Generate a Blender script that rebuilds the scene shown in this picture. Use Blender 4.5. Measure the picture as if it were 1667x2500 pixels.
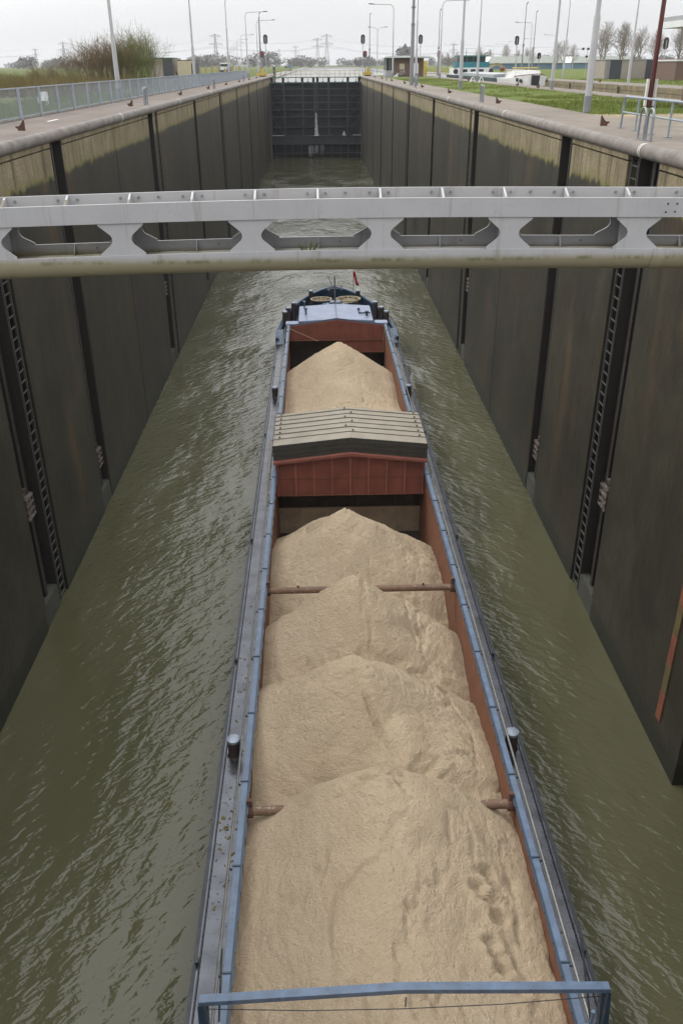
import bpy, bmesh, math, random
import numpy as np
from mathutils import Vector, Matrix, Euler

for o in list(bpy.data.objects):
    bpy.data.objects.remove(o)
SC = bpy.context.scene
COL = SC.collection
random.seed(7)
R = math.radians

# ------------------------------------------------------------------ camera
CAMZ = 14.69                       # water in the lock is z = 0, the quays are z = 12.94
cam_d = bpy.data.cameras.new('camera')
cam = bpy.data.objects.new('camera', cam_d)
COL.objects.link(cam)
cam_d.sensor_fit = 'VERTICAL'
cam_d.sensor_height = 36.0
cam_d.lens = 29.95
cam_d.clip_start = 0.2
cam_d.clip_end = 20000
pitch, yaw, roll = .4834, .0233, -.0068
fw = Vector((math.sin(yaw) * math.cos(pitch), math.cos(yaw) * math.cos(pitch), -math.sin(pitch)))
rt = Vector((math.cos(yaw), -math.sin(yaw), 0))
up = rt.cross(fw)
a_ = rt * math.cos(roll) + up * math.sin(roll)
b_ = -rt * math.sin(roll) + up * math.cos(roll)
M4 = Matrix((a_, b_, -fw)).transposed().to_4x4()
M4.translation = Vector((0, 0, CAMZ))
cam.matrix_world = M4
SC.camera = cam

# ------------------------------------------------------------------ sky, sun, exposure
world = bpy.data.worlds.new('World')
SC.world = world
world.use_nodes = True
wn, wl = world.node_tree.nodes, world.node_tree.links
wn.clear()
SUN_EL, SUN_AZ = R(46), R(298)
w_out = wn.new('ShaderNodeOutputWorld')
nish = wn.new('ShaderNodeTexSky')
nish.sky_type = 'NISHITA'
nish.sun_disc = False
nish.sun_elevation = SUN_EL
nish.sun_rotation = SUN_AZ
nish.air_density = 1.0
nish.dust_density = 4.0
hs = wn.new('ShaderNodeHueSaturation')
hs.inputs['Saturation'].default_value = 0.12
bg1 = wn.new('ShaderNodeBackground')
bg1.inputs['Strength'].default_value = 0.05
wl.new(nish.outputs[0], hs.inputs['Color'])
wl.new(hs.outputs[0], bg1.inputs['Color'])
# even cloud cover: the standard overcast sky, three times as bright overhead as at the horizon
tc = wn.new('ShaderNodeTexCoord')
sep = wn.new('ShaderNodeSeparateXYZ')
wl.new(tc.outputs['Generated'], sep.inputs[0])
mx = wn.new('ShaderNodeMath'); mx.operation = 'MAXIMUM'; mx.inputs[1].default_value = 0.0
wl.new(sep.outputs['Z'], mx.inputs[0])
ml = wn.new('ShaderNodeMath'); ml.operation = 'MULTIPLY_ADD'
ml.inputs[1].default_value = 1.9; ml.inputs[2].default_value = 0.66
wl.new(mx.outputs[0], ml.inputs[0])
cn = wn.new('ShaderNodeTexNoise')
cn.inputs['Scale'].default_value = 2.6; cn.inputs['Detail'].default_value = 5
mpn = wn.new('ShaderNodeMapping'); mpn.inputs['Scale'].default_value = (1, 1, 3)
wl.new(tc.outputs['Generated'], mpn.inputs[0]); wl.new(mpn.outputs[0], cn.inputs['Vector'])
mr = wn.new('ShaderNodeMapRange')
mr.inputs['From Min'].default_value = .3; mr.inputs['From Max'].default_value = .7
mr.inputs['To Min'].default_value = .94; mr.inputs['To Max'].default_value = 1.05
wl.new(cn.outputs[0], mr.inputs[0])
mm = wn.new('ShaderNodeMath'); mm.operation = 'MULTIPLY'
wl.new(ml.outputs[0], mm.inputs[0]); wl.new(mr.outputs[0], mm.inputs[1])
bg2 = wn.new('ShaderNodeBackground')
bg2.inputs['Color'].default_value = (.985, .99, 1.0, 1)
wl.new(mm.outputs[0], bg2.inputs['Strength'])
adds = wn.new('ShaderNodeAddShader')
wl.new(bg1.outputs[0], adds.inputs[0]); wl.new(bg2.outputs[0], adds.inputs[1])
wl.new(adds.outputs[0], w_out.inputs['Surface'])

sun_d = bpy.data.lights.new('sun', 'SUN')
sun_d.energy = 1.5
sun_d.angle = R(12)
sun_d.color = (1.0, .96, .9)
sun = bpy.data.objects.new('sun', sun_d)
COL.objects.link(sun)
sd = Vector((math.sin(SUN_AZ) * math.cos(SUN_EL), math.cos(SUN_AZ) * math.cos(SUN_EL), math.sin(SUN_EL)))
sun.rotation_euler = sd.to_track_quat('Z', 'Y').to_euler()
SC.view_settings.view_transform = 'Standard'
SC.view_settings.look = 'None'
SC.view_settings.exposure = 0.0
SC.view_settings.gamma = 1.0
SC.view_settings.use_curve_mapping = False
SC.render.engine = 'CYCLES'
SC.cycles.max_bounces = 8
SC.cycles.diffuse_bounces = 4
SC.cycles.volume_bounces = 0
SC.cycles.volume_step_rate = 4
SC.cycles.use_denoising = True
SC.cycles.caustics_reflective = False
SC.cycles.caustics_refractive = False

# ------------------------------------------------------------------ helpers
class MB:
    """collects shapes; build() links them as one mesh object"""
    def __init__(s):
        s.v = []; s.f = []; s.m = []
    def add(s, vs, fs, mi=0):
        n = len(s.v)
        s.v += [tuple(p) for p in vs]
        s.f += [tuple(i + n for i in f) for f in fs]
        s.m += [mi] * len(fs)
        return s
    def box(s, x0, x1, y0, y1, z0, z1, mi=0):
        return s.add([(x0, y0, z0), (x1, y0, z0), (x1, y1, z0), (x0, y1, z0), (x0, y0, z1), (x1, y0, z1), (x1, y1, z1), (x0, y1, z1)],
                     [(0, 3, 2, 1), (4, 5, 6, 7), (0, 1, 5, 4), (1, 2, 6, 5), (2, 3, 7, 6), (3, 0, 4, 7)], mi)
    def bar(s, p, q, w, h, mi=0, upv=(0, 0, 1)):
        p, q = Vector(p), Vector(q)
        d = (q - p).normalized()
        u = Vector(upv)
        if abs(d.dot(u)) > .98: u = Vector((1, 0, 0))
        x = d.cross(u).normalized() * (w / 2); y = x.cross(d).normalized() * (h / 2)
        vs = [p - x - y, p + x - y, p + x + y, p - x + y, q - x - y, q + x - y, q + x + y, q - x + y]
        return s.add(vs, [(0, 3, 2, 1), (4, 5, 6, 7), (0, 1, 5, 4), (1, 2, 6, 5), (2, 3, 7, 6), (3, 0, 4, 7)], mi)
    def tube(s, pts, r, n=8, mi=0, cap=True):
        pts = [Vector(p) for p in pts]
        rs = r if isinstance(r, (list, tuple)) else [r] * len(pts)
        vs = []; ref = None
        for i, p in enumerate(pts):
            d = (pts[min(i + 1, len(pts) - 1)] - pts[max(i - 1, 0)])
            if d.length < 1e-9: d = Vector((0, 0, 1))
            d.normalize()
            if ref is None:
                ref = Vector((1, 0, 0)) if abs(d.x) < .9 else Vector((0, 1, 0))
            a = (ref - d * ref.dot(d)).normalized(); ref = a
            b = d.cross(a)
            for k in range(n):
                t = 2 * math.pi * k / n
                vs.append(p + (a * math.cos(t) + b * math.sin(t)) * rs[i])
        fs = []
        for i in range(len(pts) - 1):
            for k in range(n):
                k2 = (k + 1) % n
                fs.append((i * n + k, i * n + k2, (i + 1) * n + k2, (i + 1) * n + k))
        if cap:
            fs.append(tuple(range(n))[::-1]); fs.append(tuple((len(pts) - 1) * n + k for k in range(n)))
        return s.add(vs, fs, mi)
    def prism(s, poly, axis, t0, t1, mi=0):
        """extrude a 2D polygon along an axis ('x': poly is (y,z); 'y': (x,z); 'z': (x,y))"""
        mk = {'x': lambda p, t: (t, p[0], p[1]), 'y': lambda p, t: (p[0], t, p[1]), 'z': lambda p, t: (p[0], p[1], t)}[axis]
        n = len(poly)
        vs = [mk(p, t0) for p in poly] + [mk(p, t1) for p in poly]
        fs = [tuple(range(n))[::-1], tuple(range(n, 2 * n))]
        fs += [(i, (i + 1) % n, n + (i + 1) % n, n + i) for i in range(n)]
        return s.add(vs, fs, mi)
    def lathe(s, prof, c=(0, 0, 0), n=16, mi=0):
        vs = []; fs = []
        for (r, z) in prof:
            for k in range(n):
                t = 2 * math.pi * k / n
                vs.append((c[0] + r * math.cos(t), c[1] + r * math.sin(t), c[2] + z))
        for i in range(len(prof) - 1):
            for k in range(n):
                k2 = (k + 1) % n
                fs.append((i * n + k, i * n + k2, (i + 1) * n + k2, (i + 1) * n + k))
        fs.append(tuple(range(n))[::-1]); fs.append(tuple((len(prof) - 1) * n + k for k in range(n)))
        return s.add(vs, fs, mi)
    def mesh(s, name, mats, smooth=False, bevel=0.0):
        me = bpy.data.meshes.new(name)
        me.from_pydata(s.v, [], s.f)
        if not isinstance(mats, (list, tuple)): mats = [mats]
        for m in mats: me.materials.append(m)
        if len(mats) > 1: me.polygons.foreach_set('material_index', s.m)
        bm = bmesh.new(); bm.from_mesh(me)
        bmesh.ops.recalc_face_normals(bm, faces=bm.faces)
        if bevel > 0:
            bmesh.ops.bevel(bm, geom=list(bm.edges), offset=bevel, segments=2, affect='EDGES', clamp_overlap=True)
        bm.to_mesh(me); bm.free()
        if smooth:
            me.polygons.foreach_set('use_smooth', [True] * len(me.polygons))
            try: me.set_sharp_from_angle(angle=R(40))
            except Exception: pass
        me.update()
        return me
    def build(s, name, mats, parent=None, smooth=False, bevel=0.0, loc=None):
        return put(name, s.mesh(name, mats, smooth, bevel), parent, loc)

def put(name, me, parent=None, loc=None, rz=0.0):
    o = bpy.data.objects.new(name, me)
    COL.objects.link(o)
    if parent is not None: o.parent = parent
    if loc is not None: o.location = loc
    if rz: o.rotation_euler = (0, 0, rz)
    return o
def tag(o, label=None, cat=None, group=None, kind=None):
    if label: o['label'] = label
    if cat: o['category'] = cat
    if group: o['group'] = group
    if kind: o['kind'] = kind
    return o
def thing(name, label, cat, loc=(0, 0, 0), rz=0.0, group=None):
    o = bpy.data.objects.new(name, None)
    COL.objects.link(o)
    o.empty_display_size = .3
    o.location = loc; o.rotation_euler = (0, 0, rz)
    return tag(o, label, cat, group)
def copy_tree(o, parent=None):
    c = o.copy(); COL.objects.link(c)
    if parent is not None: c.parent = parent
    for ch in list(o.children): copy_tree(ch, c)
    return c

# vectorised value noise for the mesh relief
def vnoise(x, y, seed=0):
    xi = np.floor(x).astype(np.int64); yi = np.floor(y).astype(np.int64)
    xf = x - xi; yf = y - yi
    u = xf * xf * (3 - 2 * xf); v = yf * yf * (3 - 2 * yf)
    def h(a, b):
        n = (a * 374761393 + b * 668265263 + seed * 1274126177) & 0x7fffffff
        n = ((n ^ (n >> 13)) * 1274126177) & 0x7fffffff
        n = (n ^ (n >> 16)) & 0xffff
        return n / 65535.0 * 2 - 1
    return (h(xi, yi) * (1 - u) + h(xi + 1, yi) * u) * (1 - v) + (h(xi, yi + 1) * (1 - u) + h(xi + 1, yi + 1) * u) * v
def fbm(x, y, oct_=4, seed=0, gain=.5):
    t = 0; a = 1
    for k in range(oct_):
        t = t + a * vnoise(x * 2 ** k, y * 2 ** k, seed + k); a *= gain
    return t

# ------------------------------------------------------------------ materials
class NT:
    def __init__(s, name):
        s.mat = bpy.data.materials.new(name); s.mat.use_nodes = True
        s.n = s.mat.node_tree.nodes; s.l = s.mat.node_tree.links
        s.p = s.n['Principled BSDF']; s.out = s.n['Material Output']
        s.tc = s.n.new('ShaderNodeTexCoord')
        g = s.n.new('ShaderNodeNewGeometry'); s.pos = g.outputs['Position']; s.nor = g.outputs['Normal']
    def link(s, a, b): s.l.new(a, b)
    def mapping(s, vec, scale=(1, 1, 1), rot=(0, 0, 0)):
        m = s.n.new('ShaderNodeMapping'); m.inputs['Scale'].default_value = scale; m.inputs['Rotation'].default_value = rot
        s.link(vec, m.inputs[0]); return m.outputs[0]
    def noise(s, vec, scale, detail=4, rough=.55, dist=0.0):
        t = s.n.new('ShaderNodeTexNoise'); t.inputs['Scale'].default_value = scale; t.inputs['Detail'].default_value = detail
        t.inputs['Roughness'].default_value = rough; t.inputs['Distortion'].default_value = dist
        s.link(vec, t.inputs['Vector']); return t.outputs[0]
    def ramp(s, fac, stops):
        r = s.n.new('ShaderNodeValToRGB'); e = r.color_ramp.elements
        while len(e) < len(stops): e.new(.5)
        for i, (p, c) in enumerate(stops):
            e[i].position = p; e[i].color = (c[0], c[1], c[2], 1) if isinstance(c, (tuple, list)) else (c, c, c, 1)
        s.link(fac, r.inputs[0]); return r.outputs[0]
    def mix(s, fac, a, b, mode='MIX'):
        m = s.n.new('ShaderNodeMix'); m.data_type = 'RGBA'; m.blend_type = mode
        for sock, val in ((m.inputs[0], fac), (m.inputs[6], a), (m.inputs[7], b)):
            if isinstance(val, (int, float)): sock.default_value = val
            elif isinstance(val, tuple): sock.default_value = (val[0], val[1], val[2], 1)
            else: s.link(val, sock)
        return m.outputs[2]
    def math(s, op, a, b=0.0, c=0.0):
        m = s.n.new('ShaderNodeMath'); m.operation = op
        for i, val in enumerate((a, b, c)):
            if isinstance(val, (int, float)): m.inputs[i].default_value = val
            else: s.link(val, m.inputs[i])
        return m.outputs[0]
    def bump(s, height, strength=.3, dist=.02, prev=None):
        b = s.n.new('ShaderNodeBump'); b.inputs['Strength'].default_value = strength; b.inputs['Distance'].default_value = dist
        s.link(height, b.inputs['Height'])
        if prev is not None: s.link(prev, b.inputs['Normal'])
        s.link(b.outputs[0], s.p.inputs['Normal']); return b.outputs[0]
    def sepz(s, vec=None):
        x = s.n.new('ShaderNodeSeparateXYZ'); s.link(vec or s.pos, x.inputs[0]); return x.outputs
    def col(s, c):
        if isinstance(c, tuple): s.p.inputs['Base Color'].default_value = (c[0], c[1], c[2], 1)
        else: s.link(c, s.p.inputs['Base Color'])
    def rough(s, r):
        if isinstance(r, (int, float)): s.p.inputs['Roughness'].default_value = r
        else: s.link(r, s.p.inputs['Roughness'])

def paint(name, c, rough=.5, wear=None, scale=3.0, amt=.25, metal=0.0, bump=.15, streak=True):
    """painted or bare steel with grime, streaks and wear spots"""
    t = NT(name)
    n1 = t.noise(t.pos, scale, 6, .6)
    dark = tuple(v * (1 - amt) for v in c); lite = tuple(min(1, v * (1 + amt * .6)) for v in c)
    base = t.ramp(n1, [(.3, dark), (.7, lite)])
    if streak:
        st = t.noise(t.mapping(t.pos, (9, 9, .8)), 1.0, 4, .6)
        base = t.mix(t.ramp(st, [(.5, 0.0), (.75, .5)]), base, tuple(v * .6 for v in c))
    if wear:
        n2 = t.noise(t.pos, scale * 4, 8, .7)
        base = t.mix(t.ramp(n2, [(.58, 0.0), (.66, 1.0)]), base, wear)
    t.col(base)
    t.rough(t.ramp(t.noise(t.pos, scale * 2, 4), [(.3, max(0, rough - .1)), (.7, min(1, rough + .12))]))
    t.p.inputs['Metallic'].default_value = metal
    if bump: t.bump(t.noise(t.pos, scale * 12, 4), bump, .01)
    return t.mat

# --- lock wall concrete: wet and dark below the last high water, dry and lichened above
def wall_material():
    t = NT('lock_wall_concrete')
    x, y, z = t.sepz()
    edge = t.math('MULTIPLY_ADD', t.noise(t.mapping(t.pos, (1, 1, .12)), 2.2, 8, .75), 1.0, -.5)
    edge2 = t.math('MULTIPLY_ADD', t.noise(t.mapping(t.pos, (1, 1, .05)), .45, 4, .6), 1.0, -.5)
    zz = t.math('ADD', t.math('ADD', z, t.math('MULTIPLY', edge, .9)), t.math('MULTIPLY', edge2, .3))
    n = t.noise(t.pos, 1.1, 8, .65)
    fine = t.noise(t.pos, 14, 6, .7)
    streak = t.noise(t.mapping(t.pos, (3.5, 3.5, .22)), 1.0, 6, .65)
    dry = t.ramp(n, [(.25, (.14, .115, .07)), (.5, (.23, .19, .115)), (.75, (.33, .285, .19))])
    dry = t.mix(t.ramp(fine, [(.42, 0.0), (.66, .65)]), dry, (.085, .070, .042))
    pale = t.noise(t.mapping(t.pos, (2.5, 2.5, .9)), 1.6, 7, .75)
    dry = t.mix(t.ramp(pale, [(.6, 0.0), (.72, .65)]), dry, (.42, .40, .33))
    dry = t.mix(t.ramp(streak, [(.52, 0.0), (.72, .45)]), dry, (.11, .085, .045))
    wet = t.ramp(n, [(.25, (.016, .0145, .0095)), (.5, (.027, .0245, .016)), (.8, (.042, .038, .026))])
    wet = t.mix(t.ramp(streak, [(.48, 0.0), (.72, .55)]), wet, (.017, .014, .008))
    scr = t.noise(t.mapping(t.pos, (11, 11, .35)), 1.0, 5, .7)
    wet = t.mix(t.ramp(scr, [(.62, 0.0), (.74, .4)]), wet, (.12, .12, .105))
    rust = t.noise(t.mapping(t.pos, (.6, .6, .12)), 1.0, 5, .6)
    wet = t.mix(t.ramp(rust, [(.56, 0.0), (.74, .5)]), wet, (.085, .048, .022))
    pit = t.n.new('ShaderNodeTexVoronoi'); pit.inputs['Scale'].default_value = 5.0
    t.link(t.pos, pit.inputs['Vector'])
    wet = t.mix(t.ramp(pit.outputs['Distance'], [(.02, .8), (.10, 0.0)]), wet, (.012, .011, .008))
    big = t.noise(t.mapping(t.pos, (1, 1, .5)), .35, 5, .6)
    wet = t.mix(1.0, wet, t.ramp(big, [(.3, .62), (.7, 1.35)]), 'MULTIPLY')
    isdry = t.ramp(t.math('MULTIPLY_ADD', zz, 1 / .10, -11.66 / .10), [(0.0, 0.0), (1.0, 1.0)])
    slime = t.ramp(t.math('MULTIPLY_ADD', t.math('ADD', z, t.math('MULTIPLY', edge, .5)), 1 / .7, 0.0), [(.0, 1.0), (.75, .7), (1.0, 0.0)])
    wet = t.mix(slime, wet, (.010, .011, .006))
    c = t.mix(isdry, wet, dry)
    drip = t.noise(t.mapping(t.pos, (4.5, 4.5, .18)), 1.0, 5, .7)
    c = t.mix(t.math('MULTIPLY', isdry, t.ramp(drip, [(.50, 0.0), (.64, .7)])), c, (.055, .046, .028))
    alg = t.ramp(t.math('MULTIPLY_ADD', zz, 1 / .8, -11.50 / .8), [(.14, 0.0), (.25, .85), (.36, .4), (.7, 0.0)])
    alg = t.math('MULTIPLY', alg, t.ramp(t.noise(t.pos, 2.2, 5), [(.35, .15), (.6, 1.0)]))
    c = t.mix(alg, c, (.125, .125, .022))
    t.col(c)
    t.rough(t.ramp(isdry, [(0.0, .55), (1.0, .93)]))
    t.p.inputs['Specular IOR Level'].default_value = .35
    hb = t.math('ADD', t.math('MULTIPLY', fine, .6), t.noise(t.pos, 3.0, 6))
    t.bump(hb, .5, .03)
    return t.mat

def concrete(name, c, scale=.8, spread=.3, stain=(.06, .05, .04)):
    t = NT(name)
    n = t.noise(t.pos, scale, 8, .65)
    base = t.ramp(n, [(.25, tuple(v * (1 - spread) for v in c)), (.75, tuple(v * (1 + spread) for v in c))])
    base = t.mix(t.ramp(t.noise(t.pos, scale * 18, 6, .75), [(.5, 0.0), (.8, .55)]), base, tuple(v * .55 for v in c))
    base = t.mix(t.ramp(t.noise(t.mapping(t.pos, (1, .25, 1)), scale * 1.6, 6, .7), [(.55, 0.0), (.75, .6)]), base, stain)
    t.col(base); t.rough(.9)
    t.bump(t.noise(t.pos, scale * 30, 5, .7), .4, .012)
    return t.mat

def grass_material(name, a, b, dry, drythr=.6):
    t = NT(name)
    c = t.ramp(t.noise(t.pos, .45, 8, .7), [(.3, a), (.7, b)])
    c = t.mix(t.ramp(t.noise(t.pos, 6.0, 6, .75), [(.4, 0.0), (.75, .6)]), c, tuple(v * .5 for v in a))
    c = t.mix(t.ramp(t.noise(t.pos, .16, 6, .65), [(drythr, 0.0), (drythr + .12, .8)]), c, dry)
    t.col(c); t.rough(.95); t.p.inputs['Specular IOR Level'].default_value = .1
    t.bump(t.noise(t.pos, 9, 6, .8), .8, .08)
    return t.mat

def leafy(name, a, b, rough=.8):
    """twigs and blades: each piece takes its own tone"""
    t = NT(name)
    c = t.ramp(t.noise(t.pos, 1.7, 6, .75), [(.3, a), (.7, b)])
    t.col(c); t.rough(rough); t.p.inputs['Specular IOR Level'].default_value = .15
    return t.mat

def water_material(name, deep, lit, wave_amp=1.0, far=False):
    t = NT(name)
    x, y, z = t.sepz()
    c = t.ramp(t.noise(t.mapping(t.pos, (1, .4, 1)), .22, 5, .6), [(.3, deep), (.7, lit)])
    t.col(c)
    t.rough(.02 if not far else .12)
    t.p.inputs['IOR'].default_value = 1.333
    if far:
        t.bump(t.noise(t.mapping(t.pos, (1, .35, 1)), 1.5, 3, .5), .25, .05)
        return t.mat
    # wake trains running out from the hull, drifting ripples, wind scatter
    ax = t.math('ABSOLUTE', t.math('SUBTRACT', x, 1.0))
    cmb = t.n.new('ShaderNodeCombineXYZ')
    t.link(ax, cmb.inputs[0]); t.link(y, cmb.inputs[1])
    v = cmb.outputs[0]
    wake = t.noise(t.mapping(t.mapping(v, rot=(0, 0, R(58))), (.65, 1.6, 1)), 2.2, 2, .5, .5)
    wake2 = t.noise(t.mapping(t.mapping(v, rot=(0, 0, R(32))), (.75, 1.7, 1)), 3.8, 2, .5, .5)
    rip = t.noise(t.mapping(t.mapping(t.pos, rot=(0, 0, R(25))), (1, 2.2, 1)), 3.0, 3, .55, .5)
    fine = t.noise(t.mapping(t.pos, (1, 1.7, 1)), 5.5, 3, .6)
    swell = t.noise(t.pos, .28, 2, .5)
    h = t.math('ADD', t.math('MULTIPLY', wake, 1.0), t.math('MULTIPLY', wake2, .45))
    h = t.math('ADD', h, t.math('MULTIPLY', rip, .36))
    h = t.math('ADD', h, t.math('MULTIPLY', fine, .20))
    h = t.math('ADD', h, t.math('MULTIPLY', swell, 2.2))
    # calmer patches and rougher lanes, and calmer water in the lee of the walls
    lane = t.ramp(t.noise(t.mapping(t.pos, (1, .5, 1)), .3, 3, .5), [(.32, .25), (.62, 1.1)])
    h = t.math('MULTIPLY', h, lane)
    nb = t.bump(h, 1.0, .056 * wave_amp)
    df = t.n.new('ShaderNodeBsdfDiffuse'); t.link(c, df.inputs['Color'])
    gl = t.n.new('ShaderNodeBsdfGlossy'); gl.inputs['Roughness'].default_value = .015; gl.inputs['Color'].default_value = (1, 1, 1, 1); t.link(nb, gl.inputs['Normal'])
    fr = t.n.new('ShaderNodeFresnel'); fr.inputs['IOR'].default_value = 1.42; t.link(nb, fr.inputs['Normal'])
    ms = t.n.new('ShaderNodeMixShader'); t.link(fr.outputs[0], ms.inputs[0]); t.link(df.outputs[0], ms.inputs[1]); t.link(gl.outputs[0], ms.inputs[2])
    t.link(ms.outputs[0], t.out.inputs['Surface'])
    return t.mat

def sand_material():
    t = NT('dredged_sand')
    n = t.noise(t.pos, .55, 8, .65)
    c = t.ramp(n, [(.25, (.57, .445, .303)), (.55, (.65, .52, .365)), (.8, (.71, .58, .42))])
    c = t.mix(t.ramp(t.noise(t.pos, 30, 5, .8), [(.45, 0.0), (.8, .5)]), c, (.38, .275, .175))
    c = t.mix(t.ramp(t.noise(t.pos, 3.2, 6, .7), [(.55, 0.0), (.75, .4)]), c, (.49, .37, .25))
    t.col(c); t.rough(.95); t.p.inputs['Specular IOR Level'].default_value = .1
    grain = t.math('ADD', t.noise(t.pos, 30, 4, .75), t.math('MULTIPLY', t.noise(t.pos, 9, 4, .7), 1.6))
    t.bump(grain, 1.0, .085)
    return t.mat

def beam_material():
    t = NT('beam_white_paint')
    x, y, z = t.sepz()
    n = t.noise(t.pos, 2.5, 6, .6)
    c = t.ramp(n, [(.3, (.33, .33, .34)), (.7, (.375, .375, .385))])
    # dirt and algae band that grows along the underside of the lower chord
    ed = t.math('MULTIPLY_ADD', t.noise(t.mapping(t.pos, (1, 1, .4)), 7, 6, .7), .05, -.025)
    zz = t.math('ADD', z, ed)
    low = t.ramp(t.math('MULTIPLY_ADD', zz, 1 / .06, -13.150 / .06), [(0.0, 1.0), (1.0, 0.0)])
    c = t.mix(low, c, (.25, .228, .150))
    band = t.ramp(t.math('MULTIPLY_ADD', zz, 1 / .10, -13.115 / .10), [(.2, 0.0), (.45, 1.0), (.7, 0.0)])
    band = t.math('MULTIPLY', band, t.ramp(t.noise(t.mapping(t.pos, (1, 1, .2)), 5, 6, .75), [(.50, 0.0), (.62, .8)]))
    c = t.mix(band, c, (.10, .105, .035))
    fl = t.n.new('ShaderNodeSeparateXYZ'); t.link(t.nor, fl.inputs[0])
    topf = t.math('GREATER_THAN', fl.outputs[2], .7)
    trough = t.math('MULTIPLY', t.math('MULTIPLY', topf, t.math('LESS_THAN', t.math('ABSOLUTE', t.math('SUBTRACT', z, 13.59)), .045)), t.math('GREATER_THAN', y, 7.75))
    c = t.mix(t.math('MULTIPLY', trough, t.ramp(t.noise(t.pos, 6, 5), [(.3, .95), (.7, .6)])), c, (.10, .075, .035))
    st = t.noise(t.mapping(t.pos, (6.5, 6.5, .35)), 1.0, 5, .7)
    c = t.mix(t.ramp(st, [(.57, 0.0), (.66, .5)]), c, (.20, .18, .14))
    c = t.mix(t.ramp(t.noise(t.pos, 11, 6, .75), [(.58, 0.0), (.72, .35)]), c, (.24, .225, .19))
    t.col(c); t.rough(.5)
    t.bump(t.noise(t.pos, 20, 4), .08, .01)
    return t.mat

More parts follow.
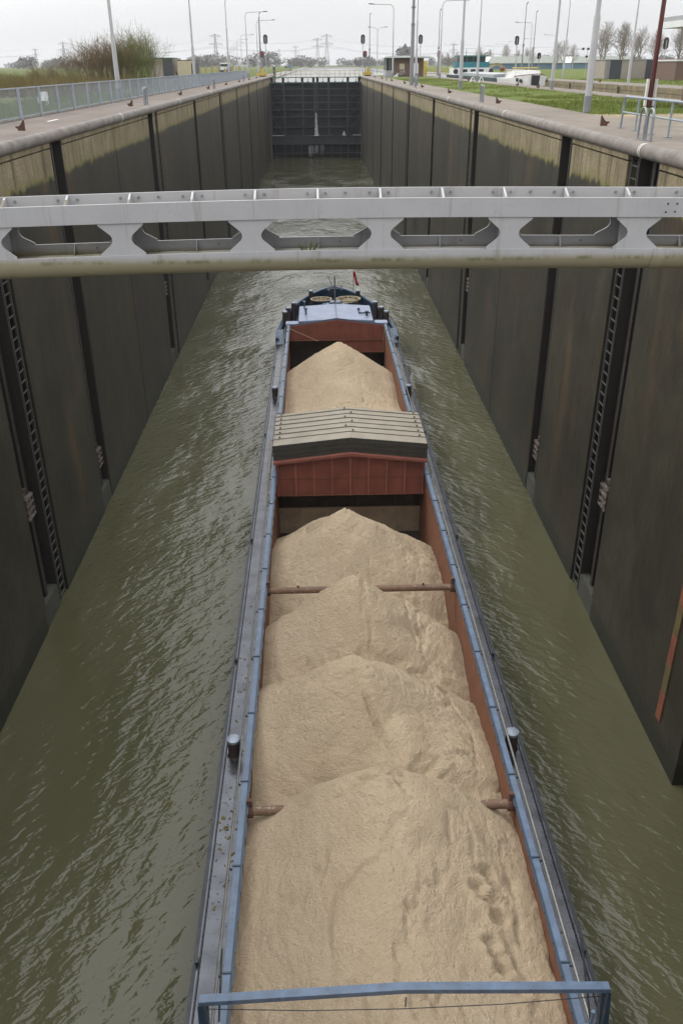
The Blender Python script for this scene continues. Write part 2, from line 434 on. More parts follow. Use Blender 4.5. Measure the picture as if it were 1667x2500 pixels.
MT = dict(
    wall=wall_material(),
    quay_l=concrete('quay_paving_brownish', (.118, .094, .080), .5, .4),
    quay_r=concrete('quay_paving_grey', (.142, .118, .095), .5, .4),
    apron=concrete('apron_paving', (.155, .13, .10), .6, .4),
    coping=concrete('coping_concrete', (.165, .148, .132), 2.2, .4),
    chute=concrete('niche_sill_concrete', (.040, .040, .032), 1.5),
    grass=grass_material('lawn', (.075, .105, .022), (.13, .16, .04), (.19, .155, .07), .58),
    rough_grass=grass_material('rough_grass', (.055, .09, .022), (.10, .13, .035), (.15, .11, .05), .5),
    field=grass_material('far_field', (.05, .08, .025), (.09, .11, .04), (.13, .10, .06), .5),
    soil=concrete('sandy_soil', (.23, .18, .11), .6, .3, (.10, .08, .04)),
    water=water_material('lock_water', (.056, .055, .029), (.073, .071, .039)),
    canal=water_material('canal_water', (.06, .06, .035), (.08, .08, .045), far=True),
    sand=sand_material(),
    beam=beam_material(),
    niche=paint('niche_steel', (.020, .018, .016), .55, (.05, .03, .02), 3),
    rusty=paint('rust_brown_steel', (.085, .040, .026), .8, (.13, .06, .03), 5, .35),
    ladder=paint('ladder_steel', (.06, .062, .062), .5, (.06, .04, .03), 6),
    hoop=paint('galvanised_rail', (.22, .235, .26), .42, (.13, .12, .11), 5, .2, .4),
    teal_rail=paint('grey_green_rail', (.24, .29, .32), .42, (.14, .13, .12), 5, .2, .2),
    fence=paint('grey_blue_fence', (.29, .32, .37), .5, None, 3, .15),
    pole=paint('pale_grey_pole', (.37, .37, .38), .5, None, 2, .12),
    dpole=paint('dark_grey_pole', (.20, .20, .215), .5, None, 2, .15),
    black=paint('black_enamel', (.012, .012, .013), .4, None, 3, .2),
    redrim=paint('red_enamel', (.28, .02, .02), .4, None, 3, .2),
    lampbody=paint('lamp_head_grey', (.16, .15, .16), .4, None, 3, .15),
    maroon=paint('maroon_mast', (.085, .014, .014), .45, None, 3, .2),
    white=paint('white_paint', (.66, .66, .65), .5, None, 3, .1),
    gate=paint('gate_steel_dark', (.024, .026, .032), .6, (.022, .019, .016), 1.5, .35),
    gate_skin=paint('gate_skin_dark', (.006, .007, .011), .7, (.012, .010, .010), 1.5, .35),
    gate_teal=paint('gate_top_teal', (.05, .10, .10), .5, (.10, .06, .03), 4, .3),
    yellow=paint('yellow_paint', (.52, .38, .06), .5, (.2, .12, .03), 4, .25),
    ochre_rail=paint('ochre_rail', (.36, .27, .09), .5, None, 4, .2),
    hull=paint('hull_black_blue', (.020, .026, .034), .5, (.05, .03, .02), 2, .3),
    deck=paint('deck_steel', (.105, .11, .125), .24, (.045, .043, .04), 2.2, .4, .75, .12, False),
    blue=paint('coaming_blue', (.080, .122, .190), .36, (.11, .11, .12), 4, .32, 0, .15),
    blue_dark=paint('bulwark_blue', (.014, .032, .055), .4, None, 4, .3),
    blue_pale=paint('forecastle_pale_blue', (.21, .25, .35), .4, None, 1, .08, 0, 0, False),
    pipe=paint('handrail_pipe', (.17, .17, .16), .4, (.10, .085, .07), 4, .25, .4),
    redbrown=paint('hold_red_brown', (.185, .055, .038), .72, (.10, .045, .03), 2.2, .3),
    redbrown3=paint('hold_red_ribs', (.25, .085, .062), .7, (.15, .06, .04), 2.2, .3),
    dusty=paint('sand_dusted_steel', (.27, .205, .14), .9, (.12, .09, .06), 1.8, .3),
    redbrown2=paint('hold_brown_wall', (.17, .068, .036), .75, (.11, .06, .035), 2.5, .3),
    hold=paint('hold_dark_steel', (.040, .033, .028), .8, (.10, .075, .045), 1.6, .4),
    strut=paint('strut_brown', (.15, .088, .055), .7, (.30, .26, .2), 2.5, .3),
    hatch=paint('hatch_aluminium', (.26, .23, .18), .55, (.26, .22, .16), 2, .2, .15),
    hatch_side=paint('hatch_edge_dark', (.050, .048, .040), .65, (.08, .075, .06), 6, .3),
    bcap=paint('bollard_cap', (.26, .30, .36), .3, None, 6, .15, .2),
    bpost=paint('bollard_post', (.045, .030, .030), .5, (.08, .04, .02), 6, .3),
    brick=None,
    teal=paint('wheelhouse_teal', (.02, .16, .19), .4, None, 3, .2),
    glass=None, float=None, spray=None,
    cream=paint('cream_panel', (.46, .40, .29), .6, None, 1, .12),
    putty=paint('putty_cladding', (.27, .235, .20), .65, None, 1, .1),
    slate=paint('slate_panel', (.040, .045, .055), .55, None, 1, .15),
    green_trim=paint('green_trim', (.03, .15, .10), .5, None, 2, .15),
    roof_white=paint('white_fascia', (.62, .64, .64), .45, None, 1, .08),
    roof_grey=paint('grey_fascia', (.30, .31, .32), .5, None, 1, .1),
    orange=paint('gauge_orange', (.17, .055, .030), .7, (.10, .06, .03), 3, .35),
    ochre=paint('gauge_ochre', (.095, .068, .026), .7, (.06, .045, .03), 3, .35),
    bark=leafy('bare_twigs_grey', (.16, .135, .12), (.27, .23, .205)),
    bush_brown=leafy('bush_twigs_brown', (.10, .075, .045), (.20, .15, .085)),
    bush_green=leafy('bush_buds_green', (.075, .085, .020), (.15, .15, .05)),
    reed=leafy('dry_reed', (.10, .085, .035), (.19, .15, .065)),
    blade=leafy('grass_blades', (.085, .115, .022), (.165, .185, .045)),
    far_wood=leafy('far_trees', (.10, .10, .095), (.17, .16, .145)),  # tone lightened to put some distance haze into the colour
    pylon=paint('pylon_steel', (.17, .17, .175), .6, None, 1, .1),
    flag=paint('red_flag', (.40, .02, .025), .8, None, 6, .2),
    rope=paint('rope', (.36, .30, .20), .9, None, 8, .2),
    shed_blue=paint('shed_blue_wall', (.10, .17, .24), .6, None, .3, .1),
)
def brick_material():
    t = NT('brown_brick')
    b = t.n.new('ShaderNodeTexBrick')
    b.inputs['Scale'].default_value = 1.0
    b.inputs['Brick Width'].default_value = .22; b.inputs['Row Height'].default_value = .065
    b.inputs['Mortar Size'].default_value = .008
    b.inputs['Color1'].default_value = (.13, .062, .042, 1); b.inputs['Color2'].default_value = (.095, .05, .036, 1)
    b.inputs['Mortar'].default_value = (.16, .14, .12, 1)
    x, y, z = t.sepz()
    c = t.n.new('ShaderNodeCombineXYZ'); t.link(t.math('ADD', x, y), c.inputs[0]); t.link(z, c.inputs[1])
    t.link(c.outputs[0], b.inputs['Vector'])
    t.col(b.outputs[0]); t.rough(.85)
    return t.mat
MT['brick'] = brick_material()
def glass_material():
    t = NT('window_glass'); t.col((.02, .03, .035)); t.rough(.05); return t.mat
MT['glass'] = glass_material()
def float_material():
    t = NT('crusted_float')
    c = t.ramp(t.noise(t.pos, 9, 6, .75), [(.40, (.03, .023, .02)), (.56, (.10, .08, .068)), (.70, (.26, .235, .20))])
    t.col(c); t.rough(.9); t.bump(t.noise(t.pos, 16, 5), .8, .05); return t.mat
MT['float'] = float_material()
def spray_material():
    t = NT('white_water'); t.col(t.ramp(t.noise(t.mapping(t.pos, (6, 6, 1.5)), 1.5, 5), [(.3, (.22, .23, .25)), (.7, (.55, .57, .60))])); t.rough(.6); return t.mat
MT['spray'] = spray_material()
def lamp_red():
    t = NT('lit_red_lens'); t.col((.5, .01, .01)); t.p.inputs['Emission Color'].default_value = (1, .03, .02, 1); t.p.inputs['Emission Strength'].default_value = .55; return t.mat
MT['red_lens'] = lamp_red()

# ------------------------------------------------------------------ layout constants
XL, XR, ZQ = -8.14, 7.86, 12.94
GATE_Y = 165.0
ZUP = 11.70                        # water level above the lock
C2L, C2R = 19.0, 28.3              # the second chamber

# ------------------------------------------------------------------ ground and water
def slab(name, x0, x1, y0, y1, top, m, depth=.035, label=None):
    return tag(MB().box(x0, x1, y0, y1, top - depth, top).build(name, m), label, None, None, 'structure')
slab('quay_left', -11.15, XL - .05, -15, 196, ZQ, MT['quay_l'], label='brownish paved quay left of the lock chamber')
slab('quay_right', XR + .05, 10.6, -15, 178, ZQ, MT['quay_r'], label='grey paved quay right of the lock chamber')
slab('apron', 10.6, 17.3, -15, 33.6, ZQ - .004, MT['apron'], label='paved apron by the control house')
slab('soil_strip', 10.6, 17.3, 33.6, 36.2, ZQ - .01, MT['soil'], label='bare sandy edge of the lawn')
slab('lawn', 10.6, 17.3, 36.2, 178, ZQ - .015, MT['grass'], label='green lawn between the two lock chambers')
slab('quay_island', 17.3, C2L, -15, 178, ZQ, MT['quay_r'], label='paved edge of the second lock chamber')
slab('quay_far', C2R, 31.0, -15, 178, ZQ, MT['quay_r'], label='paved quay on the far side of the second chamber')
slab('grass_left', -4000, -11.15, -400, 5200, ZQ - .03, MT['rough_grass'], label='rough grass left of the lock')
slab('grass_right', 31.0, 4000, -400, 860, ZQ - .03, MT['grass'], label='grass right of the second chamber')
slab('far_shore', -11.15, 4000, 860, 5200, ZQ - .35, MT['field'], label='flat fields beyond the canal')
for nm, x0, x1, y0, y1, zz, m, lb in (
        ('lock_water', XL - 1.4, XR + 1.4, -30, GATE_Y, 0.0, MT['water'], 'green rippled water at the bottom of the lock chamber'),
        ('chamber_water', C2L - .2, C2R + .2, -30, 178, ZUP, MT['canal'], 'water of the second lock chamber'),
        ('canal_water', -11.2, 31.05, 165.4, 862, ZUP - .004, MT['canal'], 'pale canal beyond the lock gate')):
    if nm == 'canal_water':
        mb = MB()
        mb.add([(XL, 165.4, zz), (XR, 165.4, zz), (XR, 178, zz), (XL, 178, zz)], [(0, 1, 2, 3)])
        mb.add([(-11.2, 178.004, zz), (31.05, 178.004, zz), (31.05, 862, zz), (-11.2, 862, zz)], [(0, 1, 2, 3)])
        tag(mb.build(nm, m), lb, None, None, 'structure')
    elif nm == 'lock_water':
        mb = MB()                      # the ship's hull displaces the water where its holds lie
        for (xa, xb, ya, yb) in ((x0, -1.9, y0, 47.96), (3.75, x1, y0, 47.96), (x0, x1, 47.96, y1)):
            mb.add([(xa, ya, zz), (xb, ya, zz), (xb, yb, zz), (xa, yb, zz)], [(0, 1, 2, 3)])
        tag(mb.build(nm, m), lb, None, None, 'structure')
    else:
        tag(MB().add([(x0, y0, zz), (x1, y0, zz), (x1, y1, zz), (x0, y1, zz)], [(0, 1, 2, 3)]).build(nm, m), lb, None, None, 'structure')
tag(MB().box(XL - 1.4, XR + 1.4, -30, GATE_Y + 3, -4.4, -4).build('lock_floor', MT['chute']), 'concrete floor of the lock chamber', None, None, 'structure')

# ------------------------------------------------------------------ lock walls
# slots along the chamber: (start, end, has a ladder beside it)
SLOTS = [(20.85, 23.05, 1), (28.35, 29.70, 0), (45.4, 46.75, 1), (62.6, 63.8, 0), (79.6, 80.8, 1), (96.6, 97.7, 0), (113.4, 114.5, 1), (130.2, 131.3, 0), (147, 148, 1)]
LADDERS = [22.70, 47.75, 81.6, 115.3]
def lock_wall(sign, label):
    x = XL if sign < 0 else XR
    root = thing('lock_wall', label, 'wall', (x, 90, 0))
    ox, oy = x, 90
    def bx(mb, d0, d1, y0, y1, z0, z1):     # d = depth behind the face
        xa, xb = (-d1, -d0) if sign < 0 else (d0, d1)
        return mb.box(xa, xb, y0 - oy, y1 - oy, z0, z1)
    y_start = 14.2 if sign > 0 else -12.0
    edges = [y_start]
    gaps = []
    for (a, b, l) in SLOTS:
        gaps.append((a, b))
    for ly in LADDERS[1:]:
        gaps.append((ly - .32, ly + .32))
    gaps.sort()
    cur = y_start
    spans = []
    for a, b in gaps:
        spans.append((cur, a)); cur = b
    spans.append((cur, GATE_Y - .6))
    for (a, b) in spans:
        n = max(1, round((b - a) / 7.2))
        for k in range(n):
            p, q = a + (b - a) * k / n, a + (b - a) * (k + 1) / n
            if k: p += .028
            m1 = MB(); bx(m1, 0, 1.2, p, q, -4, 12.47); m1.build('wall_panel', MT['wall'], root, bevel=.012)
            m2 = MB(); bx(m2, -.012, 1.2, p, q, 12.505, 12.90); m2.build('parapet_panel', MT['wall'], root, bevel=.012)
    back = MB(); bx(back, .62, 1.25, y_start + .01, GATE_Y - .61, -4.01, 12.86); back.build('slot_back_wall', MT['niche'], root)
    # steel lined niches with rows of bolts
    for i, (a, b, l) in enumerate(SLOTS):
        b2 = b - .78 if i == 0 else b
        m = MB()
        for yy in (a + .01, b2 - .07):
            bx(m, .006, .62, yy, yy + .06, .72, 12.86)
        w = b2 - a
        bx(m, .30, .36, a + .08, b2 - .08, .72, 12.86)                    # guide rail plate
        bx(m, .14, .30, a + w * .44, a + w * .56, .72, 12.86)
        for k in range(46 if i < 3 else 24):
            zz = .9 + k * (11.6 / (46 if i < 3 else 24))
            for fy in (.24, .76):
                bx(m, .272, .30, a + w * fy - .022, a + w * fy + .022, zz, zz + .045)
        m.build('niche_frame', MT['niche'], root)
        s = MB(); bx(s, .02, .61, a + .005, b2 - .005, -3.9, .74); s.build('niche_sill', MT['chute'], root, bevel=.02)
    # ladders let into the wall
    for i, ly in enumerate(LADDERS):
        ld = MB(); hw = .24
        for s in (-1, 1):
            bx(ld, .05, .11, ly + s * hw - .02, ly + s * hw + .02, -.6, 12.7)
        lad = ld.build('ladder', MT['ladder'], root)
        ry = MB()
        bx(ry, .065, .095, ly - hw + .02, ly + hw - .02, -.016, .016)
        rung_me = ry.mesh('rung', MT['ladder'])
        for k in range(42):
            put('rung', rung_me, lad, (0, 0, .1 + k * .3))
    # rounded nosing along the top, in lengths with pale bands at the joints
    cy0 = -12.0
    L = 8.5
    k = 0
    while cy0 < GATE_Y + 12:
        y1 = min(cy0 + L, GATE_Y + 12)
        xs = -.06 if sign > 0 else .06
        seg = MB().tube([(-xs, cy0 + .012 - oy, 12.795), (-xs, y1 - .012 - oy, 12.795)], .172, 20)
        seg.build('coping_pipe', MT['coping'], root, smooth=True)
        if k % 2 == 0:
            ring = MB()
            for dy in (.05, .16):
                ring.tube([(-xs, cy0 + dy - oy, 12.795), (-xs, cy0 + dy + .035 - oy, 12.795)], .1745, 20)
            ring.build('joint_band', MT['white'], root, smooth=True)
        cy0 = y1; k += 1
    # head of the lock beyond the gate
    hd = MB(); bx(hd, .25, 1.3, GATE_Y - .59, 179 if sign > 0 else 196, -4, 12.9); hd.build('head_wall', MT['wall'], root, bevel=.02)
    if sign > 0:
        rc = MB(); bx(rc, .9, 1.8, -12, 14.19, -4, 12.9); rc.build('recess_wall', MT['wall'], root, bevel=.02)
        # water level gauge, orange and ochre fields
        for k in range(12):
            g = MB(); bx(g, -.03, -.002, 15.34, 15.60, .86 + k * .80, .86 + (k + 1) * .80 - .02)
            g.build('gauge_board', MT['orange'] if k % 2 == 0 else MT['ochre'], root)
    return root
lock_wall(-1, 'left lock wall, tall dark wet concrete with beige dry top and ladder slots')
lock_wall(1, 'right lock wall, tall dark wet concrete carrying the orange water gauge')

# floating bollards in the niches
def floating_bollard():
    m = MB()
    root = thing('floating_bollard', 'x', 'bollard', group='floating bollards in the wall niches')
    m.box(-.16, .16, -.34, .34, -.5, .42); m.build('float_body', MT['float'], root, bevel=.05)
    c = MB()
    for k in range(4):
        c.box(-.24, .24, -.40, .40, -.5 + k * .27, -.43 + k * .27)
    for s in (-1, 1):
        c.box(-.22, .22, s * .37 - .03, s * .37 + .03, -.46, .40)
    c.build('cage', MT['float'], root, bevel=.01)
    b = MB().lathe([(.10, .42), (.10, .62), (.15, .64), (.15, .72)], n=12)
    b.build('bollard_head', MT['float'], root)
    return root
fb = floating_bollard()
first = True
for sgn, nm in ((-1, 'left'), (1, 'right')):
    for (yy, zz, wd) in ((21.45, 3.8, 'in the near %s niche beside the long ladder'), (29.0, 1.95, 'low in the second niche of the %s lock wall'), (46.05, 4.2, 'in the third niche of the %s lock wall')):
        o = fb if first else copy_tree(fb)
        first = False
        o.location = ((XL - .22) if sgn < 0 else (XR + .22), yy, zz); o.scale = (.75, .75, .75)
        o['label'] = 'pale crusted floating bollard ' + wd % nm

# second chamber walls
for (x0, x1, lb) in ((C2L - .001, C2L + .3, 'near wall of the second lock chamber, mostly hidden'), (C2R - .3, C2R + .001, 'far beige concrete wall of the second lock chamber')):
    root = thing('chamber_wall', lb, 'wall', ((x0 + x1) / 2, 80, 0))
    cx = (x0 + x1) / 2
    yy = -14
    while yy < 177:
        y1 = min(yy + 8.5, 177.5)
        MB().box(x0 - cx, x1 - cx, yy - 80, y1 - .75 - 80, 7, 12.45).build('wall_panel', MT['wall'], root, bevel=.015)
        MB().box(x0 - cx, x1 - cx, yy - 80, y1 - .75 - 80, 12.47, 12.88).build('parapet_panel', MT['wall'], root, bevel=.015)
        s = 1 if x0 > 20 else -1
        MB().box((x0 if s < 0 else x0 + .12) - cx, (x1 - .12 if s < 0 else x1) - cx, y1 - .74 - 80, y1 - .01 - 80, 7, 12.8).build('niche', MT['niche'], root)
        yy = y1
    MB().tube([(-.06 if x0 < 20 else .06, -94, 12.80), (-.06 if x0 < 20 else .06, 97, 12.80)], .17, 14).build('coping_pipe', MT['coping'], root, smooth=True)

# ------------------------------------------------------------------ lock gate
def gate_leaf(sign, label):
    xo, xi = (XL + .0, -.155) if sign < 0 else (XR, -.145)
    root = thing('lock_gate_leaf', label, 'gate', (xo, GATE_Y, 0), group='leaves of the closed lock gate')
    W = abs(xi - xo); s = -sign          # local x runs from the wall to the middle
    def bx(mb, x0, x1, y0, y1, z0, z1):
        a, b = sorted((s * x0, s * x1)); return mb.box(a, b, y0, y1, z0, z1)
    def part(nm, m, *boxes):
        mb = MB()
        for b in boxes: bx(mb, *b)
        return mb.build(nm, m, root)
    part('skin_plate', MT['gate_skin'], (.05, W - .01, .5, .62, -3.5, 12.0))
    for z in (11.0, 9.95, 8.85, 7.72, 6.58, 4.93):
        part('rib', MT['gate'], (.05, W - .01, .12, .5, z - .07, z + .07))
    part('rib', MT['gate_teal'], (.05, W - .01, .02, .66, 11.9, 12.08))
    part('girder', MT['gate'], (.05, W - .01, -.35, .5, 3.45, 3.60), (.05, W - .01, -.25, -.15, 2.25, 3.45), (.05, W - .01, -.35, .5, 2.15, 2.25))
    part('rib', MT['gate'], (.05, W - .01, .1, .5, .55, .72))
    for fx in (.03, 2.3, 5.6, W - .35):
        part('post', MT['gate'], (fx, fx + .28, .05, .5, 3.6, 11.9))
    if sign < 0: part('mitre_post', MT['gate'], (W - .2, W + .2, .63, .72, -3.5, 12.07))
    for fx in (.6, 2.2, 3.6, 5.2, 6.8):
        part('post', MT['gate'], (fx, fx + .2, .2, .5, -1, 2.15))
    for (z0, z1) in ((3.7, 6.5), (6.6, 8.8), (8.9, 10.9)):
        for (p, q) in ((z0, z1), (z1, z0)):
            MB().bar((s * .35, .3, p), (s * 2.25, .3, q), .14, .1).build('brace', MT['gate'], root)
    MB().bar((s * .4, .2, 11.0), (s * 2.2, .2, 11.9), .14, .1).build('brace', MT['gate'], root)
    for fx in (.25, 2.2, 5.5, W - .55):
        part('walkway_support', MT['gate'], (fx, fx + .42, .1, .5, 12.08, 12.74))
    part('walkway', MT['gate_teal'], (.0, W - .02, -.3, .9, 12.74, 12.86))
    for yy in (-.26, .86):
        rail = MB()
        for z in (13.3, 13.82):
            rail.tube([(s * .3, yy, z), (s * (W - .32), yy, z)], .03, 6)
        rail.tube([(s * (W - .32), yy, 13.82), (s * (W - .15), yy, 13.7), (s * (W - .15), yy, 13.42), (s * (W - .32), yy, 13.3)], .03, 6)
        rail.build('rail', MT['ochre_rail'], root)
        for k in range(9):
            MB().tube([(s * (.35 + k * .86), yy, 12.86), (s * (.35 + k * .86), yy, 13.82)], .025, 6).build('rail_post', MT['ochre_rail'], root)
    for fx in (1.0, 3.3, 4.6, 6.7):
        MB().lathe([(.05, 0), (.16, .02), (.16, .1), (.05, .12)], (s * fx, .1, 12.09), 10).build('sluice_wheel', MT['gate'], root)
        MB().tube([(s * fx, .1, 12.2), (s * fx, .1, 12.74)], .04, 6).build('sluice_rod', MT['gate'], root)
    return root
gate_leaf(-1, 'left leaf of the closed dark steel lock gate with ribs and railing')
gate_leaf(1, 'right leaf of the closed dark steel lock gate with ribs and railing')

def jet(name, x, y, z0, z1, r, label, flare=.9):
    m = MB(); rng = random.Random(int(z1 * 10))
    prof = []
    n = 14
    for k in range(n + 1):
        t = k / n
        rr = r * (1 - t) ** .9 * (.8 + .4 * rng.random()) + .03
        if k == 0: rr = r * 2.2
        if k == 1: rr = r * 1.15
        prof.append((rr, (z1 - z0) * (t if k > 1 else t * .4)))
    m.lathe(prof, (x, y, z0), 12)
    for k in range(80):
        t = rng.random() ** 1.4; a = rng.random() * 6.28; d = r * (1.15 - t) * (1 + rng.random() * .5)
        p = (x + math.cos(a) * d, y + math.sin(a) * d, z0 + t * (z1 - z0)); e = .03 + .03 * rng.random()
        m.box(p[0] - e, p[0] + e, p[1] - e, p[1] + e, p[2] - e * 2, p[2] + e * 2)
    return tag(m.build(name, MT['spray'], smooth=False), label, 'water jet', None, 'stuff')
jet('water_jet', -.15, GATE_Y - .42, 3.62, 7.2, .24, 'tall white jet of water leaking at the middle of the lock gate')
jet('water_jet', 4.75, GATE_Y - .36, 3.62, 4.25, .17, 'small white spurt of water on the right leaf girder')
for x0, x1, lb in ((-7.9, -5.9, 'white foam on the girder at the left end of the lock gate'), (6.3, 7.7, 'white foam on the girder at the right end of the lock gate')):
    m = MB(); rng = random.Random(3)
    for k in range(60):
        px = x0 + (x1 - x0) * rng.random(); e = .05 + .06 * rng.random()
        m.lathe([(e * .6, 0), (e, e * .5), (e * .3, e)], (px, GATE_Y - .3 + .3 * rng.random(), 3.60), 6)
    tag(m.build('leak_foam', MT['spray']), lb, 'foam', None, 'stuff')
m = MB(); rng = random.Random(9)
for k in range(26):
    px = -1.6 + 2.8 * rng.random(); w = .008 + .014 * rng.random(); z1 = 2.1 - .3 * rng.random(); z0 = .1 + 1.2 * rng.random()
    m.box(px - w, px + w, GATE_Y - .36 - .02 * rng.random(), GATE_Y - .33, z0, z1)
tag(m.build('leak_trickle', MT['spray']), 'thin white trickles falling below the gate girder', 'water', None, 'stuff')

# ------------------------------------------------------------------ white box beam across the lock
def beam():
    YF, YB = 7.70, 8.20
    root = thing('white_beam', 'white steel box beam with waisted posts spanning across the lock', 'beam', (0, YF, 13.08))
    def cam_(x):                                   # slight built-in camber
        return -.0055 * x * x / (1 + (x / 5.0) ** 2) + .006 * x
    X0, X1 = -13.0, 13.0
    def bent(mb):
        mb.v = [(x, y - YF, z - 13.08 + cam_(x)) for (x, y, z) in mb.v]; return mb
    def longbox(nm, y0, y1, z0, z1, m=None):
        mb = MB(); n = 104
        for k in range(n):
            a, b = X0 + (X1 - X0) * k / n, X0 + (X1 - X0) * (k + 1) / n
            base = len(mb.v)
            if k == 0: mb.v += [(a, y0, z0), (a, y1, z0), (a, y1, z1), (a, y0, z1)]; mb.f.append((0, 1, 2, 3)); mb.m.append(0)
            p = len(mb.v) - 4
            mb.v += [(b, y0, z0), (b, y1, z0), (b, y1, z1), (b, y0, z1)]; q = p + 4
            for i in range(4):
                j = (i + 1) % 4
                mb.f.append((p + i, p + j, q + j, q + i)); mb.m.append(0)
        e = len(mb.v) - 4; mb.f.append((e, e + 1, e + 2, e + 3)); mb.m.append(0)
        return bent(mb).build(nm, m or MT['beam'], root)
    longbox('top_flange', YF - .012, YF + .014, 13.517, 13.676)
    longbox('top_floor', YF + .016, YB - .012, 13.590, 13.612)
    longbox('back_flange', YB - .010, YB + .012, 13.50, 13.702)
    longbox('bottom_floor', YF + .03, YB - .012, 13.165, 13.185)
    longbox('back_lower_web', YB - .008, YB + .010, 13.10, 13.278)
    # lower chord: flat above, rounded below
    prof = [(YF + .03, 13.246), (YF - .012, 13.246)] + [(YF - .012 + .10 - .10 * math.cos(t), 13.20 - .138 * math.sin(t)) for t in [i * math.pi / 14 for i in range(0, 15)]]
    prof = [(y, z) for (y, z) in prof]
    mb = MB(); n = 104; k0 = len(prof)
    for k in range(n + 1):
        x = X0 + (X1 - X0) * k / n
        mb.v += [(x, y, z) for (y, z) in prof]
    for k in range(n):
        for i in range(k0):
            j = (i + 1) % k0
            mb.f.append((k * k0 + i, k * k0 + j, (k + 1) * k0 + j, (k + 1) * k0 + i)); mb.m.append(0)
    bent(mb).build('bottom_chord', MT['beam'], root, smooth=True)
    # waisted posts in the front and the back web
    def hourglass(top, bot, hw_t, hw_w, zs):
        zw = (top + bot) / 2
        out = []
        def side(s):
            pts = [(s * hw_t, top), (s * hw_t, top - .016)]
            for i in range(0, 7):                   # curve into the waist
                t = i / 6
                a = R(-52 + 104 * t)
                pts.append((s * (hw_w + .085 * (1 - math.cos(a)) / (1 - math.cos(R(52))) * .36), zw + .052 * -math.sin(a) / math.sin(R(52))))
            pts += [(s * hw_t, bot + .016), (s * hw_t, bot)]
            return pts
        return side(1) + side(-1)[::-1]
    P0, DP = -.585, 1.125
    for k in range(-11, 13):
        xc = P0 + k * DP
        if not X0 < xc < X1: continue
        pf = [(xc + a, z) for a, z in hourglass(13.517, 13.246, .196, .083, 0)]
        bent(MB().prism(pf, 'y', YF + .0, YF + .014)).build('post', MT['beam'], root)
        pb = [(xc + a, z) for a, z in hourglass(13.52, 13.277, .215, .083, 0)]
        bent(MB().prism(pb, 'y', YB - .006, YB + .008)).build('back_post', MT['beam'], root)
        bent(MB().box(xc - .006, xc + .006, YF + .016, YB - .012, 13.19, 13.588)).build('diaphragm', MT['beam'], root)
    for k in range(-23, 24):                         # gussets in the top trough and on the lower web, at half spacing
        xc = -.005 + k * DP / 2
        g = MB().prism([(YB - .011, 13.613), (YB - .011, 13.698), (YB - .03, 13.698), (YB - .19, 13.625), (YB - .19, 13.613)], 'x', xc - .009, xc + .009)
        bent(g).build('gusset', MT['beam'], root)
        if k % 2 == 0:
            g = MB().prism([(YB - .009, 13.187), (YB - .009, 13.274), (YB - .02, 13.274), (YB - .09, 13.187)], 'x', xc - .005, xc + .005)
            bent(g).build('gusset', MT['beam'], root)
    bolt = MB().tube([(0, -.012, 0), (0, .004, 0)], .0115, 8).mesh('bolt', MT['hoop'])
    rng = random.Random(5)
    for k in range(-12, 13):
        for fx in ((.08, .47) if k % 3 else (.07, .25, .47)):
            x = -.005 + k * DP / 2 + fx
            put('bolt', bolt, root, (x, YB - .012 - YF, 13.662 - 13.08 + cam_(x)))
        if k % 2 == 0:
            x = -.005 + k * DP / 2 + .2
            put('bolt', bolt, root, (x, YB - .010 - YF, 13.235 - 13.08 + cam_(x)))
    hole = MB().tube([(0, -.016, 0), (0, 0, 0)], .008, 8).mesh('bolt_hole', MT['black'])
    for (x, z) in ((3.02, 13.628), (3.10, 13.628), (3.01, 13.560), (3.09, 13.562)):
        put('bolt_hole', hole, root, (x, 0, z - 13.08 + cam_(x)))
    # sleeve round the lower chord
    sl = [(y - (.006 if y < YF + .05 else -.006), z + (.006 if z > 13.2 else -.006)) for y, z in prof]
    bent(MB().prism(sl, 'x', 2.955, 3.055)).build('sleeve', MT['beam'], root, smooth=True)
    for sx in (-1, 1):
        MB().box(sx * 12.4 - .35, sx * 12.4 + .35, -.1, .65, -.45, -.0).build('bearing', MT['coping'], root)
    return root
beam()
m = MB(); rng = random.Random(11)
for k in range(46):
    a = rng.random() * 6.28; l = .05 + .06 * rng.random(); b = rng.random() * .02
    p = Vector((-.10 + .03 * math.cos(a), 7.83 + .03 * math.sin(a), 13.186)); q = p + Vector((math.cos(a) * l * .7, math.sin(a) * l * .5, l))
    m.bar(p, q, .0045, .002)
tag(m.build('grass_tuft', MT['blade']), 'small green grass tuft growing on the white beam', 'grass', None, 'stuff')

# ------------------------------------------------------------------ the barge
BY = .0033                                            # the ship lies a hair out of line with the lock
barge = thing('sand_barge', 'long river barge with open holds full of sand and blue coamings', 'barge', (1.06, 0, 0), BY)
def bp(nm, mb, m, smooth=False, bevel=0.0, parent=None): return mb.build(nm, m, parent or barge, smooth, bevel)
HW = 3.37; ZD = 1.0
plan = [(-6, HW), (46.2, HW), (47.6, 3.33), (49.0, 3.16), (50.4, 2.88), (51.8, 2.46), (53.1, 1.95), (54.2, 1.36), (55.0, .78), (55.45, .30), (55.55, .02)]
mb = MB()
zlev = [-1.2, -.2, .35, .80, .99]
for (y, w) in plan:
    for k, z in enumerate(zlev):
        bowf = max(0, (y - 46) / 9.5)
        ww = w * (1 - .32 * bowf * (1 - (z + 1.2) / 2.2))
        yy = y - bowf * .8 * (1 - (z + 1.2) / 2.2)
        mb.v.append((-ww, yy, z))
    for k, z in enumerate(zlev):
        bowf = max(0, (y - 46) / 9.5)
        ww = w * (1 - .32 * bowf * (1 - (z + 1.2) / 2.2))
        yy = y - bowf * .8 * (1 - (z + 1.2) / 2.2)
        mb.v.append((ww, yy, z))
nz = len(zlev); st = 2 * nz
